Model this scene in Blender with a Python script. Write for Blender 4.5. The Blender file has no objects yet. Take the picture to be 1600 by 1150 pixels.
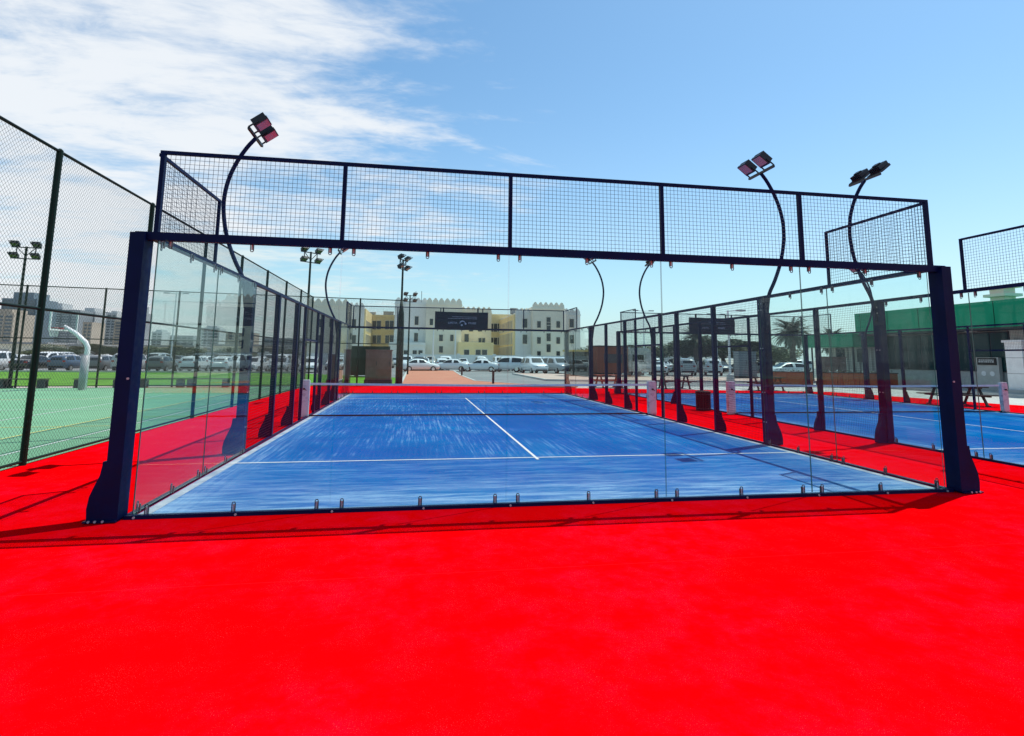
import bpy, bmesh, math, random
import numpy as np
from mathutils import Matrix, Vector
R = math.radians
rnd = random.Random(7)
S = bpy.context.scene
COL = S.collection

# ------------------------------------------------------------------ camera
CAM = np.array([2.899, -6.823, 1.720]); YAW, PITCH, ROLL = 0.16613, 0.13121, 0.010532
FPX, PPY = 881.3, 441.4                      # focal length and principal row, in pixels of a 1600x1150 picture
_f = np.array([math.sin(YAW)*math.cos(PITCH), math.cos(YAW)*math.cos(PITCH), math.sin(PITCH)])
_r = np.array([math.cos(YAW), -math.sin(YAW), 0]); _u = np.cross(_r, _f)
CR = math.cos(ROLL)*_r + math.sin(ROLL)*_u; CU = -math.sin(ROLL)*_r + math.cos(ROLL)*_u; CF = _f
cam = bpy.data.cameras.new('camera'); cam.sensor_width = 36; cam.lens = 36*FPX/1600
cam.shift_y = -(575-PPY)/1600; cam.clip_start = .05; cam.clip_end = 6000
camo = bpy.data.objects.new('camera', cam); COL.objects.link(camo); S.camera = camo
camo.matrix_world = Matrix(((CR[0], CU[0], -CF[0], CAM[0]), (CR[1], CU[1], -CF[1], CAM[1]), (CR[2], CU[2], -CF[2], CAM[2]), (0, 0, 0, 1)))
def ray(u, v): return CF + CR*((u-800)/FPX) + CU*((PPY-v)/FPX)
def G(u, v, z=0.0):                          # pixel -> point on the ground
    d = ray(u, v); return CAM + d*((z-CAM[2])/d[2])
def PY(u, v, y):                             # pixel -> point on the upright plane Y = y
    d = ray(u, v); return CAM + d*((y-CAM[1])/d[1])

# ------------------------------------------------------------------ sky, sun, exposure
SUN_EL, SUN_AZ = R(65.0), R(64.4)            # azimuth clockwise from +Y
world = bpy.data.worlds.new('World'); S.world = world; world.use_nodes = True
wn, wl = world.node_tree.nodes, world.node_tree.links
bg = wn['Background']; bg.inputs[1].default_value = 0.15
sky = wn.new('ShaderNodeTexSky'); sky.sky_type = 'NISHITA'; sky.sun_disc = False
sky.sun_elevation = SUN_EL; sky.sun_rotation = SUN_AZ; sky.air_density = 1.0; sky.dust_density = 0.6; sky.ozone_density = 2.2
def wm(op, a, b=None, c=None):
    n = wn.new('ShaderNodeMath'); n.operation = op
    for i, x in enumerate((a, b, c)):
        if x is None: continue
        if isinstance(x, (int, float)): n.inputs[i].default_value = x
        else: wl.new(x, n.inputs[i])
    return n.outputs[0]
tc = wn.new('ShaderNodeTexCoord'); sep = wn.new('ShaderNodeSeparateXYZ'); wl.new(tc.outputs['Generated'], sep.inputs[0])
dx, dy, dz = sep.outputs
den = wm('ADD', wm('MAXIMUM', dz, 0.0), 0.12)
comb = wn.new('ShaderNodeCombineXYZ'); wl.new(wm('DIVIDE', dx, den), comb.inputs[0]); wl.new(wm('DIVIDE', dy, den), comb.inputs[1])
def wnoise(scale, rot, stretch, detail, dist, loc=(0, 0, 0)):
    m = wn.new('ShaderNodeMapping'); m.inputs['Rotation'].default_value = (0, 0, rot); m.inputs['Scale'].default_value = (1, stretch, 1)
    m.inputs['Location'].default_value = loc
    wl.new(comb.outputs[0], m.inputs[0])
    n = wn.new('ShaderNodeTexNoise'); n.inputs['Scale'].default_value = scale; n.inputs['Detail'].default_value = detail
    n.inputs['Roughness'].default_value = .62; n.inputs['Distortion'].default_value = dist
    wl.new(m.outputs[0], n.inputs['Vector']); return n.outputs['Fac']
big = wnoise(0.8, R(35), 1.0, 6, .5, (3.1, 1.7, 0))
fib = wnoise(1.5, R(-58), 1.8, 10, .5, (.4, 0, 0))
fin = wnoise(5.0, R(-62), 2.4, 8, .4, (1.3, .2, 0))
# the cloud bank lies to the left of the view; it thins out towards the right
dot = wn.new('ShaderNodeVectorMath'); dot.operation = 'DOT_PRODUCT'; wl.new(tc.outputs['Generated'], dot.inputs[0])
caz, cel = R(-40), R(16)
dot.inputs[1].default_value = (math.sin(caz)*math.cos(cel), math.cos(caz)*math.cos(cel), math.sin(cel))
bank = wm('MULTIPLY_ADD', dot.outputs['Value'], 2.1, -1.70)
cl = wm('ADD', wm('ADD', wm('MULTIPLY_ADD', big, 1.3, -.65), wm('MULTIPLY_ADD', fib, 1.5, -.75)), wm('ADD', bank, wm('MULTIPLY_ADD', fin, .75, -.40)))
mr = wn.new('ShaderNodeMapRange'); mr.interpolation_type = 'SMOOTHSTEP'
wl.new(cl, mr.inputs[0]); mr.inputs[1].default_value = -.22; mr.inputs[2].default_value = .42; mr.inputs[3].default_value = 0; mr.inputs[4].default_value = .93
# thin whitish haze towards the horizon
hz = wm('POWER', wm('SUBTRACT', 1.0, wm('MAXIMUM', dz, 0.0)), 6.0)
mixh = wn.new('ShaderNodeMixRGB'); wl.new(wm('MULTIPLY', hz, .90), mixh.inputs[0]); tint = wn.new('ShaderNodeMixRGB'); tint.blend_type = 'MULTIPLY'; tint.inputs[0].default_value = 1; wl.new(sky.outputs[0], tint.inputs[1]); tint.inputs[2].default_value = (.86, 1.15, 1.17, 1)
wl.new(tint.outputs[0], mixh.inputs[1]); mixh.inputs[2].default_value = (5.0, 5.65, 6.0, 1)
mixc = wn.new('ShaderNodeMixRGB'); wl.new(mr.outputs[0], mixc.inputs[0]); wl.new(mixh.outputs[0], mixc.inputs[1]); mixc.inputs[2].default_value = (6.0, 6.25, 6.5, 1)
wl.new(mixc.outputs[0], bg.inputs[0])
sun = bpy.data.lights.new('sun', 'SUN'); sun.energy = 4.7; sun.angle = R(.53); sun.color = (1, .955, .88)
suno = bpy.data.objects.new('sun', sun); COL.objects.link(suno)
sd = Vector((math.sin(SUN_AZ)*math.cos(SUN_EL), math.cos(SUN_AZ)*math.cos(SUN_EL), math.sin(SUN_EL)))
suno.rotation_euler = sd.to_track_quat('Z', 'Y').to_euler(); suno.location = (30, 20, 60)
S.view_settings.view_transform = 'Standard'; S.view_settings.look = 'None'; S.view_settings.gamma = 1; S.view_settings.use_curve_mapping = False
S.view_settings.exposure = 0.0
S.render.engine = 'CYCLES'
cy = S.cycles; cy.transparent_max_bounces = 48; cy.max_bounces = 8; cy.glossy_bounces = 4; cy.diffuse_bounces = 3
cy.caustics_reflective = False; cy.caustics_refractive = False; cy.use_denoising = True
try: cy.denoiser = 'OPENIMAGEDENOISE'; cy.denoising_input_passes = 'RGB_ALBEDO_NORMAL'
except Exception: pass

# ------------------------------------------------------------------ materials
class NT:
    def __init__(s, name):
        s.m = bpy.data.materials.new(name); s.m.use_nodes = True; s.t = s.m.node_tree; s.n = s.t.nodes; s.l = s.t.links
        s.p = s.n['Principled BSDF']; s.out = s.n['Material Output']
    def add(s, kind, **kw):
        n = s.n.new(kind)
        for k, v in kw.items(): setattr(n, k, v)
        return n
    def put(s, sock, v):
        if isinstance(v, (int, float, tuple, list)): sock.default_value = v if not (isinstance(v, (tuple, list)) and len(v) == 3 and sock.type == 'RGBA') else (*v, 1)
        else: s.l.new(v, sock)
    def math(s, op, a, b=None, c=None):
        n = s.add('ShaderNodeMath', operation=op)
        for i, x in enumerate((a, b, c)):
            if x is not None: s.put(n.inputs[i], x)
        return n.outputs[0]
    def coord(s, which='Object', scale=(1, 1, 1), rot=(0, 0, 0)):
        t = s.add('ShaderNodeTexCoord'); m = s.add('ShaderNodeMapping'); s.l.new(t.outputs[which], m.inputs[0])
        m.inputs['Scale'].default_value = scale; m.inputs['Rotation'].default_value = rot; return m.outputs[0]
    def noise(s, vec, scale, detail=4, rough=.6, dist=0):
        n = s.add('ShaderNodeTexNoise'); s.l.new(vec, n.inputs['Vector']); n.inputs['Scale'].default_value = scale
        n.inputs['Detail'].default_value = detail; n.inputs['Roughness'].default_value = rough; n.inputs['Distortion'].default_value = dist
        return n.outputs['Fac']
    def ramp(s, fac, lo, hi, a=0.0, b=1.0):
        n = s.add('ShaderNodeMapRange', interpolation_type='SMOOTHSTEP'); s.put(n.inputs[0], fac)
        for i, v in zip((1, 2, 3, 4), (lo, hi, a, b)): n.inputs[i].default_value = v
        return n.outputs[0]
    def mix(s, f, a, b, mode='MIX'):
        n = s.add('ShaderNodeMixRGB', blend_type=mode); s.put(n.inputs[0], f); s.put(n.inputs[1], a); s.put(n.inputs[2], b); return n.outputs[0]
    def bump(s, h, strength=.3, dist=.01):
        n = s.add('ShaderNodeBump'); n.inputs['Strength'].default_value = strength; n.inputs['Distance'].default_value = dist
        s.l.new(h, n.inputs['Height']); s.l.new(n.outputs[0], s.p.inputs['Normal'])
    def base(s, c): s.put(s.p.inputs['Base Color'], c)
    def rs(s, rough, spec=.5, metal=0.0):
        s.put(s.p.inputs['Roughness'], rough); s.put(s.p.inputs['Specular IOR Level'], spec); s.put(s.p.inputs['Metallic'], metal)
M = {}
def plain(name, c, rough=.6, spec=.4, metal=0.0, var=.12, scale=3.0):
    """paint or plastic with slight mottling"""
    k = NT(name); v = k.coord()
    f = k.noise(v, scale, 5)
    k.base(k.mix(k.ramp(f, .3, .7), tuple(x*(1-var) for x in c), tuple(min(1, x*(1+var)) for x in c)))
    k.rs(k.ramp(k.noise(v, scale*4, 3), .2, .8, max(0, rough-.08), min(1, rough+.08)), spec, metal); M[name] = k.m; return k
def turf_red():
    k = NT('red_turf'); v = k.coord()
    big = k.noise(v, .55, 5, .6, .3); mid = k.noise(v, 3.2, 6, .7); fine = k.noise(v, 70, 3, .8); fl = k.noise(v, 210, 2, .5)
    sand = k.math('MULTIPLY', k.ramp(big, .38, .68), k.ramp(mid, .35, .75))
    c = k.mix(sand, (.80, .0004, .0018), (.84, .0025, .020))
    c = k.mix(k.ramp(fine, .30, .62, .35, 0), c, (.47, .0, .0006))
    spots = k.math('MULTIPLY', k.ramp(fl, .64, .76), k.ramp(mid, .44, .62))
    c = k.mix(k.math('MULTIPLY', spots, .28), c, (.90, .30, .34))
    seam = k.add('ShaderNodeSeparateXYZ'); k.l.new(v, seam.inputs[0])
    w = k.math('ABSOLUTE', k.math('SUBTRACT', k.math('FRACT', k.math('MULTIPLY', seam.outputs[1], .25)), .5))
    c = k.mix(k.ramp(w, .0, .0022, .07, 0), c, (.88, .05, .08))
    k.base(c); k.rs(.95, 0.0); k.bump(k.math('ADD', fine, k.math('MULTIPLY', mid, .6)), .55, .012); M['red_turf'] = k.m
turf_red()
def turf_blue():
    k = NT('blue_turf'); v = k.coord()
    sp = k.add('ShaderNodeSeparateXYZ'); k.l.new(v, sp.inputs[0]); X, Y = sp.outputs[0], sp.outputs[1]
    # sand brushed across behind the service lines, along the court in between, and drifted up against the walls
    sx = k.noise(k.coord(scale=(.35, 2.6, 1)), 1.9, 9, .75, .4); sx2 = k.noise(k.coord(scale=(.45, 6, 1)), 4.6, 8, .8, .3)
    sy = k.noise(k.coord(scale=(6.5, .20, 1), rot=(0, 0, R(5))), 2.6, 9, .72, .1); sy2 = k.noise(k.coord(scale=(7.5, .24, 1), rot=(0, 0, R(-16))), 2.2, 8, .70, .1)
    ends = k.ramp(k.math('ABSOLUTE', k.math('SUBTRACT', Y, 10.0)), 6.3, 7.6)
    blot = k.noise(v, .42, 4, .6)
    a = k.math('MULTIPLY', k.ramp(k.math('MULTIPLY_ADD', sx2, .5, k.math('MULTIPLY', sx, .5)), .44, .66), .46)
    b = k.math('MULTIPLY', k.math('MAXIMUM', k.ramp(sy, .51, .66), k.math('MULTIPLY', k.ramp(sy2, .52, .66), k.ramp(X, 0, 10, .9, .55))), k.ramp(blot, .40, .60, .06, .50))
    mid = k.add('ShaderNodeMix'); k.put(mid.inputs[0], ends); k.put(mid.inputs[2], b); k.put(mid.inputs[3], a); s = mid.outputs[0]
    near = k.math('MAXIMUM', k.ramp(Y, 1.9, .0), k.ramp(Y, 18.4, 20.0))
    s = k.math('ADD', s, k.math('MULTIPLY', near, k.ramp(sx, .36, .66, .10, .62)))
    edge = k.math('MINIMUM', X, k.math('SUBTRACT', 10.0, X))
    s = k.math('ADD', s, k.math('MULTIPLY', k.ramp(edge, .85, 0), k.ramp(sy, .36, .7, .05, .5)))
    s = k.math('MINIMUM', s, .85)
    deep = k.mix(k.ramp(blot, .3, .7), (.0005, .082, .285), (.0007, .135, .355))
    purp = k.mix(k.ramp(k.noise(v, .8, 4), .42, .62, 0, .5), deep, (.007, .080, .32))
    c = k.mix(s, purp, (.29, .45, .62))
    c = k.mix(k.ramp(k.noise(v, 90, 2, .8), .30, .6, .30, 0), c, (.002, .05, .22))
    k.base(c); k.rs(.95, 0.0); k.bump(k.noise(v, 120, 3, .8), .4, .008); M['blue_turf'] = k.m
turf_blue()
def ground_mat(name, c1, c2, scale, fine=40, bump=.3, rough=.92, c3=None):
    k = NT(name); v = k.coord()
    c = k.mix(k.ramp(k.noise(v, scale, 6, .65, .2), .3, .7), c1, c2)
    c = k.mix(k.ramp(k.noise(v, fine, 3, .7), .35, .65, .18, 0), c, tuple(x*.55 for x in c1))
    if c3: c = k.mix(k.ramp(k.noise(v, scale*.35, 5, .6, .5), .52, .68, 0, .6), c, c3)
    k.base(c); k.rs(rough, .15); k.bump(k.noise(v, fine*2, 3, .7), bump, .01); M[name] = k.m
ground_mat('sandy_ground', (.40, .36, .30), (.50, .46, .40), .12)
ground_mat('asphalt', (.20, .21, .21), (.27, .28, .275), .25, c3=(.33, .335, .33))
ground_mat('pink_paving', (.52, .37, .31), (.58, .44, .38), .5)
ground_mat('pale_paving', (.52, .50, .47), (.60, .58, .55), .5)
ground_mat('salmon_paving', (.52, .20, .125), (.58, .245, .16), .5)
ground_mat('green_court', (.155, .36, .205), (.195, .43, .25), .3, fine=25, c3=(.23, .44, .29))
ground_mat('lawn', (.075, .22, .018), (.13, .34, .03), .7, fine=12, bump=.8, c3=(.17, .36, .05))
ground_mat('sand_edge', (.20, .27, .36), (.46, .50, .54), 2.5)
ground_mat('concrete', (.50, .49, .46), (.60, .59, .56), 1.2)
def line_mat(name, c, wear=.45):
    k = NT(name); v = k.coord()
    k.base(k.mix(k.ramp(k.noise(v, 14, 5, .75), .42, .75, 0, wear), c, tuple(x*.45 for x in c))); k.rs(.9, .1); M[name] = k.m
line_mat('white_line', (.62, .63, .64)); line_mat('court_white', (.62, .68, .64), .6); line_mat('court_yellow', (.62, .60, .20), .6)
plain('navy_steel', (.0009, .0065, .046), .5, .10, var=.15)
plain('green_steel', (.003, .016, .010), .5, .15, var=.2)
plain('wire_navy', (.006, .009, .03), .5, .2)
plain('wire_green', (.045, .06, .05), .5, .4)
plain('wire_green_fence', (.055, .068, .06), .5, .3)
plain('chrome', (.34, .36, .40), .35, .5, .0, var=.05)
plain('clip_steel', (.05, .052, .06), .35, .4, var=.1)
plain('rubber', (.012, .012, .013), .75, .2)
plain('net_cord', (.012, .014, .018), .8, .1)
plain('net_band', (.70, .69, .74), .75, .2, var=.08, scale=9)
def pad():
    k = NT('net_pad'); v = k.coord()
    st = k.noise(v, 5.5, 5, .7)
    k.base(k.mix(k.ramp(st, .50, .68, 0, .75), (.62, .57, .60), (.22, .20, .25))); k.rs(.7, .25); M['net_pad'] = k.m
pad()
plain('banner', (.008, .009, .024), .6, .25, var=.3, scale=6)
plain('banner_print', (.36, .38, .46), .7, .1)
plain('black_plastic', (.010, .010, .012), .4, .4)
plain('dark_metal', (.035, .04, .045), .5, .4)
plain('grey_metal', (.32, .33, .34), .45, .4)
plain('white_paint', (.74, .75, .74), .45, .4, var=.06)
plain('rim_red', (.45, .05, .06), .45, .4)
plain('hoop_net', (.75, .75, .74), .8, .1)
plain('backboard', (.62, .66, .66), .25, .5)
plain('wood', (.17, .055, .030), .65, .3, var=.35, scale=4)
plain('dark_wood', (.035, .026, .024), .6, .3, var=.3, scale=6)
plain('brown_panel', (.20, .135, .115), .65, .3, var=.12)
plain('terracotta', (.30, .085, .045), .7, .2, var=.2)
plain('silver', (.68, .70, .70), .22, .6, .7, var=.05)
plain('yellow_roof', (.55, .42, .10), .6, .3)
plain('fascia_green', (.003, .26, .135), .5, .15, var=.10, scale=1.2)
plain('wall_pale', (.46, .46, .43), .8, .2, var=.08)
plain('stone_beige', (.80, .72, .57), .85, .2, var=.07, scale=.25)
plain('stone_grey', (.78, .75, .69), .85, .2, var=.06, scale=.25)
plain('plaster_yellow', (.84, .66, .34), .85, .2, var=.07, scale=.25)
plain('roof_grey', (.33, .33, .33), .8, .2)
plain('tower_dark', (.14, .19, .23), .35, .5, var=.1, scale=.05)  # skyline tower colours are paled, with distance haze painted in
plain('tower_beige', (.44, .38, .31), .8, .2, var=.08, scale=.05)
plain('tower_white', (.52, .54, .54), .8, .2, var=.08, scale=.05)
plain('tower_grey', (.30, .33, .35), .6, .3, var=.08, scale=.05)
plain('tower_band', (.13, .16, .18), .35, .5, var=.1, scale=.05)
plain('bark', (.14, .105, .08), .9, .1, var=.3, scale=5)
plain('leaf_palm', (.055, .075, .040), .6, .3, var=.35, scale=2)
plain('leaf_dark', (.040, .065, .026), .65, .3, var=.4, scale=1.2)
plain('leaf_olive', (.095, .105, .045), .65, .3, var=.35, scale=1.2)
plain('flower_white', (.75, .74, .72), .8, .1)
plain('lamp_lens', (.34, .20, .22), .12, .6, var=.08)  # pinkish tone: reflection of the red turf painted into the lens colour
plain('bin_slat', (.008, .009, .009), .6, .15)
k = NT('car_window'); k.base((.012, .015, .018)); k.rs(.06, .6); M['car_window'] = k.m
k = NT('window_glass'); k.base((.022, .03, .035)); k.rs(.08, .6); M['window_glass'] = k.m
k = NT('shop_glass'); k.base(k.mix(k.ramp(k.noise(k.coord(), .6, 3), .3, .7), (.004, .028, .028), (.008, .045, .048))); k.rs(.12, .2); M['shop_glass'] = k.m
k = NT('tail_red'); k.base((.35, .01, .012)); k.rs(.2, .5); M['tail_red'] = k.m
k = NT('headlight'); k.base((.6, .62, .64)); k.rs(.1, .6); M['headlight'] = k.m
for nm, c in dict(white=(.72, .73, .73), silver=(.42, .44, .45), grey=(.13, .14, .15), black=(.014, .014, .016), blue=(.06, .10, .16), maroon=(.16, .035, .03), beige=(.40, .35, .28)).items():
    k = NT('car_'+nm); k.base(c); k.rs(.22, .5); k.put(k.p.inputs['Coat Weight'], .6); M['car_'+nm] = k.m
def glass(name, tint, edge=False):
    k = NT(name); k.n.remove(k.p)
    g = k.add('ShaderNodeNewGeometry'); d = k.add('ShaderNodeVectorMath', operation='DOT_PRODUCT'); k.l.new(g.outputs['Normal'], d.inputs[0]); k.l.new(g.outputs['Incoming'], d.inputs[1])
    c = k.math('ABSOLUTE', d.outputs['Value']); fr = k.math('MULTIPLY_ADD', k.math('POWER', k.math('SUBTRACT', 1.0, c), 5.0), .80, .012)
    tr = k.add('ShaderNodeBsdfTransparent'); tr.inputs[0].default_value = (*tint, 1)
    gl = k.add('ShaderNodeBsdfGlossy'); gl.inputs['Roughness'].default_value = 0.0
    # dust film: faint wiped smears that scatter a little light
    v = k.coord(scale=(1, 1, 1)); dust = k.math('MULTIPLY', k.ramp(k.noise(v, 1.3, 6, .7, .6), .48, .8), .004)
    df = k.add('ShaderNodeBsdfDiffuse'); df.inputs[0].default_value = (.7, .72, .72, 1)
    m0 = k.add('ShaderNodeMixShader'); k.l.new(dust, m0.inputs[0]); k.l.new(tr.outputs[0], m0.inputs[1]); k.l.new(df.outputs[0], m0.inputs[2])
    m = k.add('ShaderNodeMixShader'); k.l.new(fr, m.inputs[0]); k.l.new(m0.outputs[0], m.inputs[1]); k.l.new(gl.outputs[0], m.inputs[2]); k.l.new(m.outputs[0], k.out.inputs[0])
    M[name] = k.m
glass('pane_glass', (.935, .980, .970))
k = NT('pane_edge'); k.base((.05, .16, .13)); k.rs(.2, .5); M['pane_edge'] = k.m

# ------------------------------------------------------------------ mesh helpers
class MB:
    def __init__(s): s.v = []; s.f = []; s.mi = []
    def poly(s, pts, mi=0):
        b = len(s.v); s.v += [tuple(map(float, p)) for p in pts]; s.f.append(tuple(range(b, b+len(pts)))); s.mi.append(mi); return s
    def box(s, x0, y0, z0, x1, y1, z1, mi=0):
        b = len(s.v); s.v += [(x, y, z) for z in (z0, z1) for y in (y0, y1) for x in (x0, x1)]
        for q in ((0, 2, 3, 1), (4, 5, 7, 6), (0, 1, 5, 4), (2, 6, 7, 3), (0, 4, 6, 2), (1, 3, 7, 5)): s.f.append(tuple(b+i for i in q)); s.mi.append(mi)
        return s
    def bar(s, p0, p1, w, h=None, mi=0, up=(0, 0, 1)):
        h = h or w; p0, p1 = Vector(p0), Vector(p1); d = (p1-p0).normalized(); u = Vector(up)
        if abs(d.dot(u)) > .98: u = Vector((0, 1, 0))
        r = d.cross(u).normalized(); u = r.cross(d).normalized(); b = len(s.v)
        for p in (p0, p1):
            for a, c in ((-1, -1), (1, -1), (1, 1), (-1, 1)): s.v.append(tuple(p+r*(a*w/2)+u*(c*h/2)))
        for q in ((3, 2, 1, 0), (4, 5, 6, 7), (0, 1, 5, 4), (1, 2, 6, 5), (2, 3, 7, 6), (3, 0, 4, 7)): s.f.append(tuple(b+i for i in q)); s.mi.append(mi)
        return s
    def wire(s, p0, p1, r, mi=0):            # three-sided wire, open ends
        p0, p1 = Vector(p0), Vector(p1); d = (p1-p0).normalized(); u = Vector((0, 0, 1)) if abs(d.z) < .9 else Vector((0, 1, 0))
        a = d.cross(u).normalized(); c = a.cross(d); b = len(s.v)
        for p in (p0, p1):
            for t in range(3):
                q = t*2*math.pi/3; s.v.append(tuple(p+a*(r*math.cos(q))+c*(r*math.sin(q))))
        for t in range(3): s.f.append((b+t, b+(t+1) % 3, b+3+(t+1) % 3, b+3+t)); s.mi.append(mi)
        return s
    def tube(s, pts, rad, n=8, mi=0, cap=True):
        pts = [Vector(p) for p in pts]; rad = rad if isinstance(rad, (list, tuple)) else [rad]*len(pts)
        b = len(s.v); prev = None
        for i, p in enumerate(pts):
            d = (pts[min(i+1, len(pts)-1)]-pts[max(i-1, 0)]).normalized()
            if prev is None:
                u = Vector((0, 0, 1)) if abs(d.z) < .9 else Vector((1, 0, 0)); prev = d.cross(u).normalized()
            a = (prev-d*prev.dot(d)).normalized(); c = d.cross(a); prev = a
            for t in range(n):
                q = 2*math.pi*t/n; s.v.append(tuple(p+a*(rad[i]*math.cos(q))+c*(rad[i]*math.sin(q))))
        for i in range(len(pts)-1):
            for t in range(n):
                s.f.append((b+i*n+t, b+i*n+(t+1) % n, b+(i+1)*n+(t+1) % n, b+(i+1)*n+t)); s.mi.append(mi)
        if cap:
            s.f.append(tuple(b+t for t in reversed(range(n)))); s.mi.append(mi)
            e = b+(len(pts)-1)*n; s.f.append(tuple(e+t for t in range(n))); s.mi.append(mi)
        return s
    def prism(s, prof, axis, a0, a1, mi=0):  # profile of 2-D points pushed along an axis ('y': profile is x,z; 'x': y,z; 'z': x,y)
        mk = {'y': lambda p, a: (p[0], a, p[1]), 'x': lambda p, a: (a, p[0], p[1]), 'z': lambda p, a: (p[0], p[1], a)}[axis]
        b = len(s.v); n = len(prof); s.v += [mk(p, a0) for p in prof]+[mk(p, a1) for p in prof]
        s.f.append(tuple(b+i for i in range(n))); s.f.append(tuple(b+n+i for i in reversed(range(n)))); s.mi += [mi, mi]
        for i in range(n): s.f.append((b+i, b+n+i, b+n+(i+1) % n, b+(i+1) % n)); s.mi.append(mi)
        return s
    def mesh(s, name, mats, smooth=False, fix=True):
        me = bpy.data.meshes.new(name); me.from_pydata(s.v, [], s.f)
        for m in (mats if isinstance(mats, (list, tuple)) else [mats]): me.materials.append(M[m] if isinstance(m, str) else m)
        me.polygons.foreach_set('material_index', s.mi)
        if smooth: me.polygons.foreach_set('use_smooth', [True]*len(me.polygons))
        if fix:
            bm = bmesh.new(); bm.from_mesh(me); bmesh.ops.recalc_face_normals(bm, faces=bm.faces); bm.to_mesh(me); bm.free()
        me.update(); return me
def link(name, me, parent=None, loc=(0, 0, 0), rz=0, scale=None):
    o = bpy.data.objects.new(name, me); COL.objects.link(o); o.location = loc; o.rotation_euler = (0, 0, rz)
    if scale: o.scale = scale
    if parent: o.parent = parent
    return o
def tag(o, label=None, cat=None, group=None, kind=None):
    for k_, v_ in (('label', label), ('category', cat), ('group', group), ('kind', kind)):
        if v_: o[k_] = v_
    return o
def thing(name, label, cat, loc=(0, 0, 0), rz=0, group=None): return tag(link(name, None, None, loc, rz), label, cat, group)
def struct(name, me, parent=None): return tag(link(name, me, parent), kind='structure')
def sheet(name, pts, z, mat, parent=None, structure=True):
    o = link(name, MB().poly([(p[0], p[1], z) for p in pts]).mesh(name, mat, fix=False), parent)
    if structure: o['kind'] = 'structure'
    if o.data.polygons[0].normal.z < 0: o.data.flip_normals()
    return o
def rect(x0, y0, x1, y1): return [(x0, y0), (x1, y0), (x1, y1), (x0, y1)]
def copy_tree(o, parent=None):
    c = o.copy(); COL.objects.link(c); c.parent = parent
    for ch in list(o.children): copy_tree(ch, c)
    return c

# ------------------------------------------------------------------ ground
C2 = 12.95                                   # second court's offset
sheet('ground', rect(-3000, -400, 3000, 5000), -.060, 'sandy_ground')
sheet('asphalt_road', rect(-120, 27, 160, 105), -.050, 'asphalt')
sheet('lawn', [(-70, 24.9), (-3.2, 27.4), (1.6, 27.9), (1.6, 40), (-8, 50), (-70, 50)], -.030, 'lawn')
sheet('red_turf', [(-3.05, -40), (60, -40), (60, -8), (28.5, 8), (27, 13.2), (25.6, 21.5), (12, 25), (5, 27), (-3.05, 26.9)], -.010, 'red_turf')
sheet('green_sports_court', [(-60, -40), (-3.06, -40), (-3.06, 26.4), (-17, 24.2), (-60, 19)], -.012, 'green_court')
sheet('pale_pavement', [(60, -7.9), (28.6, 8.05), (27.1, 13.2), (25.7, 21.55), (12, 25.06), (8, 26.2), (8, 28.2), (30, 26.2), (34, 40), (60, 40)], -.020, 'pale_paving')
# salmon walkway and pink pavement beyond the far wall, each with a real kerb
walk = [(2.15, 27.2), (5, 27.07), (12, 25.06), (12.4, 26.0), (9.3, 28.4), (7.0, 32.6), (6.9, 44), (7.3, 60), (2.1, 60)]
o = MB().prism(walk, 'z', -.20, .06).mesh('salmon_walkway', 'salmon_paving'); struct('salmon_walkway', o)
kb = MB()
for a, b in zip(walk[3:8], walk[4:9]): kb.bar((*a, .0), (*b, .0), .16, .17)
kb.bar((2.06, 27.3, 0), (2.02, 60, 0), .16, .17); struct('kerb', kb.mesh('kerb', 'concrete'))
pk = [(12.7, 35.3), (15.8, 34.4), (40, 33), (40, 41.6), (24, 43.5), (16, 50), (12.8, 51)]
struct('pink_pavement', MB().prism(pk, 'z', -.20, .07).mesh('pink_pavement', 'pink_paving'))
kb = MB()
for a, b in zip(pk[:3]+[pk[-1]], pk[1:4]+[pk[0]]):
    if a != pk[2]: kb.bar((*a, .0), (*b, .0), .2, .18)
kb.bar((*pk[1], .002), (40, 32.95, .002), .2, .18); struct('kerb', kb.mesh('kerb', 'concrete'))
far_kerb = MB().bar((-70, 50.2, .02), (-8, 50.2, .02), .35, .16); struct('kerb', far_kerb.mesh('kerb', 'concrete'))
# markings on the green court
mk = []
for i, (a, b, w, m) in enumerate([((-3.9, -30), (-3.9, 23.6), .05, 'court_white'), ((-3.9, 23.4), (-17, 22.2), .05, 'court_white'), ((-5.2, 2), (-5.2, 22.6), .05, 'court_yellow'),
        ((-5.2, 17.5), (-28, 15.3), .05, 'court_yellow'), ((-3.9, 13), (-28, 11.2), .05, 'court_white'), ((-8.5, 22.7), (-9.2, 16.8), .05, 'court_white'), ((-9.2, 16.8), (-14.5, 16.3), .05, 'court_white'),
        ((-14.5, 16.3), (-14.8, 22.2), .05, 'court_white'), ((-3.9, 8.4), (-28, 6.6), .05, 'court_yellow'), ((-7.4, -4), (-7.4, 19.8), .05, 'court_white')]):
    d = Vector((b[0]-a[0], b[1]-a[1], 0)).normalized(); n = Vector((-d.y, d.x, 0))*w/2
    sheet('painted_line', [(a[0]-n.x, a[1]-n.y), (b[0]-n.x, b[1]-n.y), (b[0]+n.x, b[1]+n.y), (a[0]+n.x, a[1]+n.y)], -.007, m)
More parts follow.
